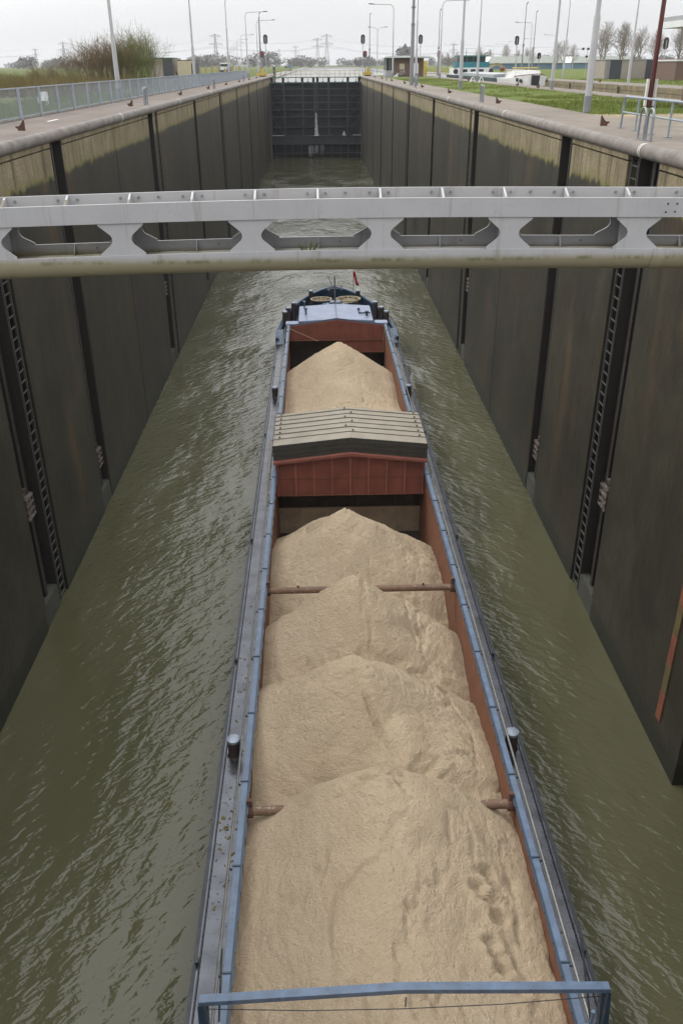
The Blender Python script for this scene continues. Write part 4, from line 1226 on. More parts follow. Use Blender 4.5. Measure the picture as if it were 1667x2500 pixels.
# double armed lamp
dl = thing('double_lamp', 'double armed street lamp beyond the brick house', 'street lamp', (13.1, 206, ZQ))
MB().tube([(0, 0, 0), (0, 0, 8.3)], [.10, .06], 8).build('pole', MT['pole'], dl)
for s in (-1, 1):
    MB().tube([(0, 0, 8.2), (s * .5, 0, 8.6), (s * 1.2, 0, 8.72), (s * 1.5, 0, 8.72)], .045, 6).build('arm', MT['pole'], dl)
    MB().box(s * 1.75 - .3, s * 1.75 + .3, -.12, .12, 8.68, 8.82).build('lamp_head', MT['lampbody'], dl)

# masts with cameras
def camera_mast(x, y, h, label, side=1):
    r = thing('camera_mast', label, 'mast', (x, y, ZQ), group='camera masts')
    MB().tube([(0, 0, 0), (0, 0, h * .45), (0, 0, h * .46), (0, 0, h)], [.12, .10, .075, .05], 8).build('pole', MT['dpole'], r, smooth=True)
    MB().bar((0, 0, h), (side * .22, 0, h + .22), .10, .14).build('camera_head', MT['lampbody'], r)
    MB().box(-.14, .14, -.1, .1, h * .42, h * .45).build('clamp', MT['dpole'], r)
camera_mast(-10.1, 176, 9.2, 'dark slim camera mast near the left end of the lock gate')
camera_mast(-9.65, 170, 9.6, 'dark slim camera mast carrying nothing but a camera by the left red signal')
camera_mast(9.45, 170, 9.4, 'dark slim camera mast near the right end of the lock gate')
camera_mast(20.3, 160, 9.5, 'dark slim camera mast beside the teal wheelhouse barge')
camera_mast(37.2, 165, 9.4, 'dark slim camera mast beyond the white boat')
camera_mast(32.2, 150, 9.8, 'dark slim camera mast left of the white boat')
pm = thing('steel_mast', 'tall stepped grey steel mast standing on the right quay', 'mast', (8.95, 89.7, ZQ))
MB().tube([(0, 0, 0), (0, 0, 4.9), (0, 0, 5.0), (0, 0, 7.6), (0, 0, 7.7), (0, 0, 13)], [.19, .165, .13, .12, .10, .08], 12).build('pole', MT['dpole'], pm, smooth=True)
for z in (4.95, 6.3, 7.65):
    MB().lathe([(.20, 0), (.20, .1)], (0, 0, z), 10).build('collar', MT['lampbody'], pm)
MB().box(.3, .62, -.15, .15, 0, 1.0).build('cabinet', MT['hoop'], pm)
# maroon mast with white base posts
mm_ = thing('maroon_mast', 'dark red steel mast between two white posts by the apron', 'mast', (14.72, 41.5, ZQ))
MB().tube([(0, 0, 0), (0, 0, 2.6), (0, 0, 9.5)], [.11, .10, .085], 12).build('pole', MT['maroon'], mm_, smooth=True)
for s in (-1, 1):
    MB().box(s * .19 - .045, s * .19 + .045, -.07, .07, 0, 1.12).build('base_post', MT['white'], mm_)
MB().box(-.3, .3, -.2, .2, 0, .05).build('base_plate', MT['rusty'], mm_)

# traffic signals seen from behind and the side
def signal(x, y, zc, big, lit, label):
    r = thing('traffic_signal', label, 'traffic signal', (x, y, ZQ), group='shipping signals')
    w, h = (.36, .76) if big else (.30, .50)
    zc -= ZQ
    MB().tube([(0, .0, 0), (0, .0, zc + (h * .6 if big else 0))], .065, 8).build('pole', MT['pole'] if big else MT['dpole'], r, smooth=True)
    def oval(w, h): return [(w * math.cos(t), zc + (h - w) * (1 if math.sin(t) >= 0 else -1) + w * math.sin(t)) for t in [i * math.pi / 12 + 1e-4 for i in range(24)]]
    MB().prism(oval(w, h), 'y', .09, .15).build('board', MT['black'], r)
    MB().prism(oval(w + .035, h + .035), 'y', .152, .18).build('rim', MT['redrim'], r)
    for k, dz in enumerate((-.35, .35) if big else (-.2, .2)):
        c = (0, 0, 0)
        MB().tube([(0, .088, zc + dz), (0, -.02, zc + dz)], .12 if big else .13, 12).build('lens_hood', MT['black'], r)
        if lit and k == 1: MB().tube([(0, -.021, zc + dz), (0, -.03, zc + dz)], .10, 12).build('lens', MT['red_lens'], r)
for x, y, zc, big, lit, lb in ((-9.3, 181, 18.96, 1, 0, 'tall oval black signal at the left end of the lock gate'), (8.8, 181, 18.87, 1, 0, 'tall oval black signal at the right end of the lock gate'),
        (-9.3, 168, 16.3, 0, 1, 'small signal with red light at the left end of the gate'), (8.55, 168, 16.3, 0, 1, 'small signal with red light at the right end of the gate'),
        (19.55, 181, 18.8, 1, 0, 'tall oval black signal rising behind the brick house'), (20.7, 162, 16.15, 0, 1, 'small signal with red light on the island between the chambers'),
        (37.6, 181, 18.5, 1, 0, 'tall oval black signal above the white boat'), (39.0, 168, 15.85, 0, 0, 'small dark signal right of the white boat'), (50.9, 140, 17.16, 1, 0, 'tall oval black signal in front of the bare trees at the right')):
    signal(x, y, zc, big, lit, lb)
# loudspeaker / camera cluster mast behind the near lamp
cl = thing('speaker_mast', 'thin mast with dark loudspeakers left of the grey building', 'mast', (40.2, 150, ZQ))
MB().tube([(0, 0, 0), (0, 0, 3.4), (.3, 0, 3.7), (1.3, 0, 3.72)], .05, 6).build('pole', MT['pole'], cl)
for dx, dz in ((1.4, 3.65), (2.2, 3.65), (2.05, 2.6)):
    MB().lathe([(.09, 0), (.22, .1), (.22, .25), (.1, .33)], (dx, 0, dz - .1), 8).build('speaker', MT['black'], cl)
MB().bar((1.3, 0, 3.7), (2.25, 0, 3.7), .05, .05).build('arm', MT['pole'], cl); MB().bar((2.1, 0, 0), (2.1, 0, 3.7), .06, .06).build('pole', MT['pole'], cl)

# ------------------------------------------------------------------ buildings
# brick lock house
bh = thing('brick_house', 'small brown brick lock house with flat pale roof beyond the lawn', 'house', (14.0, 155, ZQ))
MB().box(-1.6, 3.1, -2.2, 3.2, 0, 2.62).build('wall', MT['brick'], bh)
MB().box(-2.9, -1.61, -2.0, 3.2, 0, .9).build('porch_wall', MT['roof_grey'], bh)
MB().box(-2.85, -1.61, -1.95, 3.15, .9, 2.62).build('porch_glazing', MT['glass'], bh)
for x in (-2.88, -2.3, -1.7):
    MB().box(x, x + .07, -2.02, -1.94, .9, 2.62).build('mullion', MT['roof_grey'], bh)
rf = MB().prism([(-3.25, 2.62), (4.5, 2.66), (4.5, 2.78), (3.6, 2.95), (-2.8, 2.95), (-3.25, 2.82)], 'y', -2.9, 3.8).build('roof', MT['roof_white'], bh)
MB().box(-3.27, 4.0, -2.93, -2.905, 2.63, 2.70).build('roof_trim', MT['gate_teal'], rf)
for x in (.6, 1.0): MB().lathe([(.06, 0), (.06, .22), (.1, .24), (.1, .3)], (x, 0, 2.95), 8).build('vent', MT['lampbody'], rf)
MB().lathe([(.09, 0), (.09, .75), (.14, .78), (.14, .95)], (2.3, .5, 2.95), 8).build('chimney', MT['slate'], rf)
wd = MB(); wd.box(-.75, .05, -2.24, -2.19, 1.05, 1.15); wd.box(-.75, .05, -2.24, -2.19, 1.75, 1.85); wd.box(-.75, -.66, -2.24, -2.19, 1.15, 1.75); wd.box(-.04, .05, -2.24, -2.19, 1.15, 1.75)
w_ = wd.build('window', MT['cream'], bh); MB().box(-.66, -.04, -2.215, -2.205, 1.15, 1.75).build('pane', MT['cream'], w_)
MB().box(1.45, 2.25, -2.55, -2.21, .0, 1.9).build('cabinet', MT['white'], bh)
MB().prism([(-1.75, 0), (-1.0, 0), (-1.0, .55)], 'y', -2.9, -2.3).build('hatch', MT['white'], bh)
# bicycle leaning at the house
bk = thing('bicycle', 'white bicycle leaning against the brick house', 'bicycle', (13.6, 152.3, ZQ))
for x in (-.52, .52):
    MB().tube([(x + .33 * math.cos(t), 0, .34 + .33 * math.sin(t)) for t in [i * math.pi / 10 for i in range(21)]], .028, 6, cap=False).build('wheel', MT['lampbody'], bk)
f_ = MB(); f_.bar((-.52, 0, .34), (-.15, 0, .85), .04, .04); f_.bar((-.15, 0, .85), (.38, 0, .8), .04, .04); f_.bar((0, 0, .32), (.38, 0, .8), .04, .04); f_.bar((-.15, 0, .85), (0, 0, .32), .04, .04); f_.bar((-.52, 0, .34), (0, 0, .32), .03, .03); f_.bar((.52, 0, .34), (.36, 0, 1.0), .04, .04)
f_.build('frame', MT['white'], bk); MB().bar((.36, -.25, 1.0), (.36, .25, 1.0), .035, .035).build('handlebar', MT['lampbody'], bk); MB().box(-.28, -.06, -.06, .06, .9, .96).build('saddle', MT['black'], bk)
# low rail by the house
gr = thing('guard_rail', 'low blue grey guard rail at the right end of the lock gate', 'railing', (9.2, 168, ZQ))
for z in (.5, .95): MB().tube([(-.6, -3, z), (1.2, 6, z)], .03, 6).build('rail', MT['teal_rail'], gr)
for k in range(7): MB().tube([(-.6 + k * .3, -3 + k * 1.5, 0), (-.6 + k * .3, -3 + k * 1.5, .95)], .03, 6).build('post', MT['teal_rail'], gr)
# yellow machinery at the gate
for x, y, s, lb in ((8.9, 165.9, 1, 'yellow gate drive housing at the right end of the lock gate'), (-9.3, 166.3, -1, 'yellow gate drive housing at the left end of the lock gate')):
    r = thing('gate_drive', lb, 'machine', (x, y, ZQ), group='gate drives')
    MB().box(-.9, .7, -.4, .5, .15, .62).build('housing', MT['yellow'], r, bevel=.04)
    MB().box(-.5, .5, -.3, .4, 0, .15).build('base', MT['gate'], r)
    MB().box(-.2, .3, -.2, .3, .62, 1.25).build('column', MT['yellow'], r, bevel=.03)
# yellow fence panels and steps on the island head
for k, (x, y) in enumerate(((20.0, 168), (21.9, 168.5), (23.8, 169))):
    r = thing('yellow_barrier', 'yellow railed barrier at the head of the second chamber, %s from the left' % ['first', 'second', 'third'][k], 'barrier', (x, y, ZQ - .1), group='yellow barriers')
    for z in (.4, .8, 1.2): MB().tube([(-.85, 0, z), (.85, 0, z)], .045, 6).build('rail', MT['yellow'], r)
    for j in range(6): MB().tube([(-.85 + j * .34, 0, 0), (-.85 + j * .34, 0, 1.2)], .03, 6).build('post', MT['ochre_rail'], r)
    if k == 0: MB().box(-1.2, -.6, .2, .7, 0, 2.4).build('panel', MT['yellow'], r)
sa = thing('gate_stair', 'arched yellow stairway over the head of the second chamber', 'stair', (28.6, 152, ZQ)); sa.scale = (.42, .8, .55)
arch = [(-4 + k * .5, 0, 2.6 * math.sin(math.pi * k / 16) ** .7 + .2) for k in range(17)]
for yy in (-.5, .5):
    MB().tube([(x, yy, z + .6) for x, _, z in arch], .05, 6).build('handrail', MT['ochre_rail'], sa); MB().tube([(x, yy, z + .1) for x, _, z in arch], .06, 6).build('stringer', MT['yellow'], sa)
for k in range(17):
    x, _, z = arch[k]; MB().box(x - .12, x + .12, -.5, .5, z + .05, z + .09).build('tread', MT['yellow'], sa)
    if k % 2 == 0: MB().tube([(x, -.5, z), (x, -.5, z + .6)], .03, 5).build('baluster', MT['ochre_rail'], sa)
# grey clad building, right
gb = thing('grey_building', 'low grey clad service building with dark panels behind the second chamber', 'building', (38.2, 118.0, ZQ - .04))
MB().box(-3.0, 3.0, -1.5, 6, 0, 2.12).build('wall', MT['putty'], gb)
MB().box(-2.35, -.95, -1.53, -1.505, .0, 2.10).build('panel', MT['slate'], gb); MB().box(2.05, 2.98, -1.53, -1.505, 0, 2.10).build('panel', MT['slate'], gb)
MB().box(-3.08, 3.08, -1.58, 6.08, 2.122, 2.19).build('roof', MT['roof_grey'], gb)
MB().box(-2.72, -2.38, -1.53, -1.505, .0, 2.1).build('door', MT['dpole'], gb)
# brown building with white fascia, far right
bb = thing('brown_building', 'brown flat building with white fascia at the right edge behind the mast', 'building', (44.2, 108, ZQ - .04))
MB().box(-4.0, 5, -1.5, 5, 0, 1.92).build('wall', MT['brick'], bb)
MB().box(-4.1, 5.1, -1.6, 5.1, 1.925, 2.10).build('roof', MT['roof_white'], bb)
MB().box(-4.12, 5.12, -1.62, 5.12, 2.102, 2.14).build('roof_edge', MT['redrim'], bb)
# control house with jutting roof, right, mostly out of view
ch = thing('control_house', 'control house whose flat pale roof juts in at the right edge', 'house', (17.4, 41.0, ZQ))
MB().box(-1.42, 1.45, -4.2, 4.0, 3.14, 3.40).build('roof', MT['roof_white'], ch)
MB().box(-1.39, 1.42, -4.17, 3.97, 3.402, 3.58).build('roof_cap', MT['roof_grey'], ch)
MB().box(-.75, 1.35, -3.4, 1.9, 0, 3.138).build('wall', MT['brick'], ch)
MB().box(-.78, -.752, -2.6, 1.0, 1.0, 2.4).build('window', MT['glass'], ch)
# left: clad shed and container
cs = thing('clad_shed', 'grey clad shed with dark panel and green roof edge behind the bushes', 'shed', (-22.9, 152, ZQ))
MB().box(-2.6, .75, -2, 3, 0, 2.78).build('wall', MT['putty'], cs)
MB().box(-.85, .72, -2.04, -2.005, 0, 2.76).build('panel', MT['slate'], cs)
MB().box(.752, 1.35, -1.6, 3, 0, 2.8).build('side_bay', MT['putty'], cs)
MB().box(-2.7, .85, -2.1, 3.1, 2.785, 2.90).build('roof', MT['green_trim'], cs)
MB().bar((1.1, -1.8, .9), (1.6, -1.9, 0), .14, .14).build('spout', MT['black'], cs)
ct = thing('container', 'cream container with rusty top edge beside the clad shed', 'container', (-20.35, 150, ZQ))
MB().box(-1.0, 1.1, -1, 5, 0, 2.45).build('body', MT['cream'], ct)
for k in range(8): MB().box(-.95 + k * .26, -.86 + k * .26, -1.03, -1.003, .1, 2.35).build('corrugation', MT['cream'], ct)
MB().box(-1.02, 1.12, -1.02, 5.02, 2.452, 2.55).build('top_edge', MT['rusty'], ct)
MB().box(1.2, 1.75, -.8, 4, 0, 2.15).build('dark_end', MT['slate'], ct)

# white garden chair on the grass
gc = thing('garden_chair', 'white slatted garden chair on the grass behind the left fence', 'chair', (-14.0, 49.0, ZQ - .03)); gc.scale = (.62, .62, .62)
for k in range(6):
    x = -.3 + k * .115
    MB().prism([(-.0, .42), (.03, .42), (.16, 1.02 + .04 * math.sin(math.pi * k / 5)), (.13, 1.02 + .04 * math.sin(math.pi * k / 5))], 'x', x, x + .095).build('back_slat', MT['white'], gc)
MB().box(-.32, .38, -.5, .02, .38, .42).build('seat', MT['white'], gc)
for sx in (-.33, .36):
    for sy in (-.48, .02): MB().box(sx - .025, sx + .025, sy - .03, sy + .03, 0, .62).build('leg', MT['white'], gc)
    MB().box(sx - .05, sx + .05, -.52, .1, .62, .65).build('armrest', MT['white'], gc)
tag(MB().box(-13.4, -12.7, 48.7, 49.2, ZQ, ZQ + .06).build('plank', MT['coping']), 'pale plank lying on the grass beside the white chair', 'plank')
# white trestles on the lawn
for k, (x, y) in enumerate(((16.35, 99.6), (17.0, 98.2))):
    r = thing('white_trestle', 'white trestle frame on the lawn, %s one' % ['left', 'right'][k], 'trestle', (x, y, ZQ), group='white trestles'); r.scale = (.6, .6, .65)
    for yy in (-.2, .2):
        MB().tube([(-.42, yy, 0), (-.2, yy, .66), (0, yy, .8), (.2, yy, .66), (.42, yy, 0)], .05, 6).build('leg_frame', MT['white'], r)
    MB().tube([(0, -.2, .8), (0, .2, .8)], .05, 6).build('cross_bar', MT['white'], r)

# ------------------------------------------------------------------ boats in the second chamber
wb_ = thing('white_boat', 'white motor boat with black stem stripe moored in the second chamber', 'boat', (21.7, 93.4, ZUP))
pl = [(0, .06), (.7, .75), (1.8, 1.3), (3.5, 1.65), (6, 1.78), (12, 1.75)]
mb = MB()
for (y, w) in pl:
    sh = .35 * max(0, 1 - y / 6)
    for s in (-1, 1):
        for z, f in ((-.6, .75), (.9, .9), (1.02, .93), (1.62 + sh, 1.0)):
            mb.v.append((s * w * f, y - (z - .5) * .18 * (1 if y < 2 else 0), z))
for i in range(len(pl) - 1):
    for s in (0, 1):
        for k in range(3):
            a = i * 8 + s * 4 + k; mb.f.append((a, a + 1, a + 9, a + 8)); mb.m.append(1 if k == 0 else (2 if k == 1 else 0))
    a = i * 8; mb.f.append((a + 3, a + 7, a + 15, a + 11)); mb.m.append(0)
mb.f.append((0, 1, 2, 3, 7, 6, 5, 4)); mb.m.append(0)
mb.build('hull', [MT['white'], MT['hull'], MT['gate_teal']], wb_)
MB().prism([(-.62, 1.0), (.10, 1.0), (.18, 1.98), (-.62, 1.98)], 'y', -.32, -.02).build('stem_stripe', MT['black'], wb_)
MB().tube([(-1.65, 3.2, 1.85), (-.8, .8, 2.0), (0, -.25, 2.08), (.8, .8, 2.0), (1.65, 3.2, 1.85), (1.78, 8, 1.72)], .05, 6).build('rail', MT['maroon'], wb_)
for s in (-1, 1):
    MB().tube([(s * 1.60, 2.4, 1.55), (s * 1.40, 2.4, 1.55)], .17, 10).build('porthole', MT['glass'], wb_)
    p = Vector((s * 1.28, 1.9, 1.5)); MB().prism([(1.7 + .32 * math.cos(t), 1.48 + .16 * math.sin(t)) for t in [i * math.pi / 6 for i in range(12)]], 'x', *sorted((s * 1.16, s * 1.36))).build('porthole', MT['glass'], wb_)
MB().box(-1.3, 1.3, 4.5, 9.5, 1.6, 2.35).build('cabin', MT['white'], wb_, bevel=.05)
MB().box(-1.35, .1, 6.5, 9.5, 2.352, 2.45).build('cabin_roof', MT['cream'], wb_)
MB().tube([(-1.1, 4.7, 2.6), (1.1, 4.7, 2.6), (1.1, 7, 2.6), (-1.1, 7, 2.6), (-1.1, 4.7, 2.6)], .05, 6).build('roof_rail', MT['yellow'], wb_)
MB().lathe([(.12, 0), (.26, .1), (.26, .34), (.12, .42)], (-1.75, 9.2, 2.25), 10).build('buoy', MT['orange'], wb_)
tw = thing('teal_barge', 'cargo barge with teal wheelhouse lying in the second chamber', 'barge', (23.2, 107, ZUP))
mb = MB()
pl = [(0, .4), (.8, 1.4), (2.2, 2.2), (4.5, 2.6), (44, 2.6)]
poly = [(-w, y) for y, w in pl] + [(w, y) for y, w in pl[::-1]]
MB().prism(poly, 'z', -.8, 1.45).build('hull', MT['hull'], tw)
MB().prism([(x * 1.01, y) for x, y in poly], 'z', 1.452, 1.55).build('gunwale', MT['gate_teal'], tw)
for k in range(9):
    MB().prism([(-2.1, 1.552), (-2.1, 1.86), (0, 2.0), (2.1, 1.86), (2.1, 1.552)], 'y', 6.2 + k * 3, 9.15 + k * 3).build('hatch_cover', MT['roof_grey'], tw)
MB().box(-2.35, 2.35, 34.2, 43, 1.552, 2.5).build('deckhouse', MT['white'], tw)
for k in range(3): MB().box(-1.6 + k * 1.2, -.9 + k * 1.2, 34.15, 34.195, 1.8, 2.3).build('window', MT['glass'], tw)
MB().box(-2.45, 2.35, 34.6, 38.4, 2.502, 3.25).build('wheelhouse', MT['teal'], tw)
MB().box(-1.9, 1.8, 34.9, 38.0, 3.252, 3.95).build('glazing', MT['glass'], tw)
for x in (-1.9, -.95, 0, .9, 1.74): MB().box(x, x + .08, 34.86, 34.895, 3.252, 3.95).build('mullion', MT['teal'], tw)
MB().box(-2.3, 2.2, 34.4, 38.4, 3.955, 4.10).build('wheelhouse_roof', MT['green_trim'], tw)
MB().tube([(-.9, 36, 4.1), (-.9, 36, 5.0)], .04, 5).build('radar_mast', MT['pipe'], tw); MB().bar((-1.5, 36, 5.0), (1.2, 36, 5.0), .08, .06).build('radar', MT['white'], tw)
for s in (-1, 1): MB().tube([(s * 2.6, 34.2, 2.0), (s * 2.6, 34.55, 2.0)], .35, 10).build('tyre_fender', MT['black'], tw)
# boat far left and ship on the canal
lb_ = thing('tugboat', 'distant white and blue boat beyond the left fence', 'boat', (-28.3, 300, ZQ - .4)); lb_.scale = (.72, .72, .72)
MB().prism([(-2.4, 0), (2.4, 0), (2.7, 1.3), (-2.6, 1.3)], 'y', 0, 12).build('hull', MT['hull'], lb_)
MB().box(-2.1, .8, 1, 7, 1.3, 2.6).build('cabin', MT['white'], lb_); MB().box(.9, 2.5, 0, 3, 1.3, 2.4).build('locker', MT['blue'], lb_)
MB().box(-1.9, 1.6, 2, 6, 2.6, 3.6).build('glazing', MT['glass'], lb_); MB().box(-2.2, 1.9, 1.7, 6.4, 3.6, 4.1).build('roof', MT['white'], lb_); MB().tube([(0, 4, 4.1), (0, 4, 6)], .08, 5).build('mast', MT['ochre_rail'], lb_)
ds = thing('distant_ship', 'distant dark blue and red cargo ship on the canal', 'ship', (-18.2, 600, ZUP)); ds.scale = (.42, .6, .6)
MB().prism([(-8, 0), (7, 0), (8, 2.2), (-8.5, 2.0)], 'y', 0, 8).build('hull', MT['maroon'], ds); MB().box(1, 7.5, 1, 7, 2.2, 5.2).build('superstructure', MT['shed_blue'], ds); MB().box(-3, 0, 1, 7, 2.1, 4.2).build('cargo', MT['slate'], ds)
# piles in the canal
for k, x in enumerate((-10.6, -10.2, -9.7)):
    tag(MB().tube([(x - k * .9, 240 + k * 14, 10), (x - k * .9, 240 + k * 14, 14.3)], .16, 8).build('mooring_pile', MT['slate']), 'dark mooring pile in the canal left of the gate, %s of three' % ['first', 'second', 'third'][k], 'pile', 'mooring piles')
# yellow posts far left
for k in range(8):
    r = tag(MB().box(-.3, .3, -.2, .2, 0, 1.0 + .35 * (k % 3)).box(-.06, .06, -.25, -.201, 0, 1.6).build('yellow_board', MT['ochre_rail'], None, loc=(-16 - k * 2.3, 225 + k * 6, ZQ)), 'ochre yellow board on the left bank beyond the fence, number %s' % ['one', 'two', 'three', 'four', 'five', 'six', 'seven', 'eight'][k], 'board', 'yellow boards')
# greenhouse hall far right
for k, (x, y, w) in enumerate(((72, 330, 26), (103, 345, 22))):
    r = thing('warehouse', ['long white roofed warehouse with blue wall behind the poles', 'white roofed warehouse farther right behind the near lamp'][k], 'warehouse', (x, y, ZQ - .05))
    MB().box(-w / 2, w / 2, 0, 20, 0, 1.9).build('wall', MT['shed_blue'], r); MB().prism([(-w / 2 - .3, 1.91), (w / 2 + .3, 1.91), (w / 2 - 1, 4.0), (-w / 2 + 1, 4.0)], 'y', -.4, 20).build('roof', MT['roof_white'], r)

# ------------------------------------------------------------------ pylons and lines
def pylon_mesh(h):
    m = MB()
    def w(z): return 4.2 * (1 - z / h) ** 1.2 + .9
    lv = [h * t for t in (0, .16, .30, .42, .52, .61, .69, .77, .84, .92, 1.0)]
    T = .8
    for a, b in zip(lv, lv[1:]):
        for s in (-1, 1):
            for q in (-1, 1):
                m.bar((s * w(a), q * w(a), a), (s * w(b), q * w(b), b), T, T)
            m.bar((s * w(a), -w(a), a), (-s * w(b), -w(b), b), T * .55, T * .55)
            m.bar((-w(a), s * w(a), a), (w(b), s * w(b), b), T * .5, T * .5)
        m.bar((-w(b), -w(b), b), (w(b), -w(b), b), T * .6, T * .6)
    for z, L in ((h * .68, 12.5), (h * .92, 10.5)):
        for s in (-1, 1):
            m.bar((0, 0, z), (s * L, 0, z + 1.0), T * .8, T * .8); m.bar((0, 0, z + 4), (s * L, 0, z + 1.2), T * .7, T * .7)
            for f in (.3, .55, .8):
                m.bar((s * L * f, 0, z + f), (s * L * f, 0, z + 4 - 2.8 * f), T * .5, T * .5)
            for f in (.55, 1.0):
                m.bar((s * L * f, 0, z + f), (s * L * f, 0, z + f - 3.4), T * .5, T * .5)
    return m.mesh('pylon_lattice', MT['pylon'])
PM = pylon_mesh(56)
PY = [(-746, 2600, .80, 'leftmost lattice pylon above the brown reeds'), (-660, 2560, 1.06, 'lattice pylon second from the left behind the reeds'), (-197, 1920, 1.02, 'lattice pylon between the left street lamps'),
      (3.5, 1880, .86, 'left one of the twin lattice pylons above the gate'), (22, 1930, 1.0, 'right one of the twin lattice pylons above the gate'), (272, 1910, .68, 'lattice pylon right of the brick house'),
      (-60, 2900, .95, 'faint far pylon left of the twin pylons'), (-125, 3300, .90, 'fainter pylon second left of the twin pylons'), (-200, 3700, .88, 'faintest pylon far left of the twin pylons')]
for (x, y, s, lb) in PY:
    o = put('pylon', PM, None, (x, y, ZQ - .4)); o.scale = (s, s, s); tag(o, lb, 'pylon', 'power pylons')
def cables(a, b, sag, label):
    m = MB(); a, b = Vector(a), Vector(b)
    for dx, dz in ((-11, 0), (-6, 0), (6, 0), (11, 0), (-9, 13.5), (9, 13.5)):
        p = [a.lerp(b, t / 10) + Vector((dx, 0, dz - sag * 4 * (t / 10) * (1 - t / 10))) for t in range(11)]
        m.tube(p, .10, 3, cap=False)
    tag(m.build('power_cables', MT['pylon']), label, 'cables')
cables((-197, 1920, 48), (22, 1930, 48), 9, 'power cables sagging between the pylons left of the gate')
cables((-660, 2560, 52), (-197, 1920, 48), 12, 'power cables sagging above the bushes')
cables((-1300, 2620, 50), (-746, 2600, 42), 9, 'power cables at the left edge of the sky')
cables((22, 1930, 48), (272, 1910, 36), 9, 'power cables sagging right of the twin pylons')
cables((272, 1910, 36), (760, 1900, 40), 9, 'power cables fading right behind the bare trees')

# ------------------------------------------------------------------ vegetation
def branch_tree(seed, h, spread, trunk_r, n_main, levels, gravity=0.0, upright=.7, twig_r=.012):
    """trunk and crown as two lists of tapered three-sided tubes"""
    rng = random.Random(seed); tr = MB(); cr = MB()
    def seg(mb, p, q, r0, r1, n=3): mb.tube([p, q], [r0, r1], n, cap=False)
    def grow(p, d, L, r, lv):
        steps = 3 if lv > 0 else 2
        for i in range(steps):
            q = p + d * (L / steps)
            seg(cr, p, q, r * (1 - i / steps * .55), r * (1 - (i + 1) / steps * .55))
            p = q
            d = (d + Vector((rng.uniform(-.22, .22), rng.uniform(-.22, .22), rng.uniform(-.06, .16)))).normalized()
            if lv > 0:
                for _ in range(2 if i else 1):
                    a = rng.random() * 6.28; t = rng.uniform(.45, .85)
                    side = d.cross(Vector((math.cos(a), math.sin(a), .3))).normalized()
                    nd = (d * (1 - t * .55) + side * t + Vector((0, 0, upright * .35))).normalized()
                    grow(p, nd, L * rng.uniform(.45, .68), max(twig_r, r * .5), lv - 1)
    return rng, tr, cr, grow
def bare_tree(seed, h):
    rng, tr, cr, grow = branch_tree(seed, h, 0, 0, 0, 0, twig_r=.024)
    top = Vector((rng.uniform(-.3, .3), rng.uniform(-.3, .3), h * .93))
    pts = [Vector((0, 0, 0)).lerp(top, t / 6) + Vector((rng.uniform(-.12, .12), rng.uniform(-.12, .12), 0)) * (t > 0) for t in range(7)]
    tr.tube(pts, [.26 * (1 - .85 * t / 6) for t in range(7)], 6)
    for k in range(22):
        t = .2 + .78 * k / 21; p = Vector((0, 0, 0)).lerp(top, t); a = k * 2.4 + rng.random()
        d = Vector((math.cos(a) * .55, math.sin(a) * .55, 1.0)).normalized()
        grow(p, d, h * (.34 * (1 - t) + .12), .10 * (1 - t) + .045, 2)
    return tr, cr
def shrub(seed, h, w):
    rng, tr, cr, grow = branch_tree(seed, h, 0, 0, 0, 0, twig_r=.011)
    for k in range(32):
        a = rng.random() * 6.28; rr = w * math.sqrt(rng.random())
        p = Vector((math.cos(a) * rr * .6, math.sin(a) * rr * .6, 0))
        d = Vector((math.cos(a) * .30 * rr / w, math.sin(a) * .30 * rr / w, 1)).normalized()
        tr.tube([p, p + d * h * .25], [.03, .02], 4, cap=False)
        grow(p + d * h * .12, d, h * rng.uniform(.55, .88), .024, 2)
    return tr, cr
TV = []
for k in range(4):
    tr, cr = bare_tree(40 + k, 12)
    TV.append((tr.mesh('trunk', MT['bark']), cr.mesh('crown', MT['bark'])))
def plant(nm, variants, x, y, s, rz, label, cat, group):
    r = thing(nm, label, cat, (x, y, ZQ - .06), rz, group); r.scale = (s, s, s)
    put('trunk', variants[0], r); put('crown', variants[1], r)
rng = random.Random(77)
rows = [(89, 300, .88), (92, 306, 1.04), (94.5, 298, .98), (97.5, 305, 1.0), (100, 296, .90), (103, 310, .80), (107, 300, .78), (110, 312, .86), (113, 298, .92), (115.5, 305, 1.0), (118, 300, 1.02), (121, 308, 1.05), (124, 298, .98), (127, 304, 1.06), (130, 300, 1.0), (133, 296, 1.1), (136, 304, 1.05), (140, 298, 1.1)]
TO = ['1st', '2nd', '3rd', '4th', '5th', '6th', '7th', '8th', '9th', '10th', '11th', '12th', '13th', '14th', '15th', '16th', '17th', '18th']
for k, (x, y, s) in enumerate(rows):
    plant('bare_tree', TV[k % 4], x, y, s, rng.random() * 6, 'tall bare leafless tree behind the grey building, %s of the row from its left end' % TO[k], 'tree', 'bare trees right of the lock')
for k, (x, y, s, w) in enumerate(((78, 310, .62, 'low bare tree just left of the second big lamp'), (82, 318, .66, 'low bare tree behind the second big lamp'), (86, 322, .58, 'low bare tree between the two big lamps'), (74, 330, .5, 'lowest bare tree near the small dark signal'))):
    plant('bare_tree', TV[k % 4], x, y, s, rng.random() * 6, w, 'tree', 'low bare trees behind the warehouses')
rows = [(66, 390, .7), (72, 400, .62), (78, 395, .75), (60, 410, .55), (84, 400, .6), (90, 410, .66), (55, 420, .5), (52, 380, .5)]
for k, (x, y, s) in enumerate(rows):
    plant('bare_tree', TV[(k + 1) % 4], x, y, s * .9, rng.random() * 6, '%s distant bare tree above the teal wheelhouse barge, counted from the right' % ['third', 'fourth', 'second', 'fifth', 'eighth', 'first', 'sixth', 'seventh'][k], 'tree', 'distant bare trees beyond the boats')
SV = []
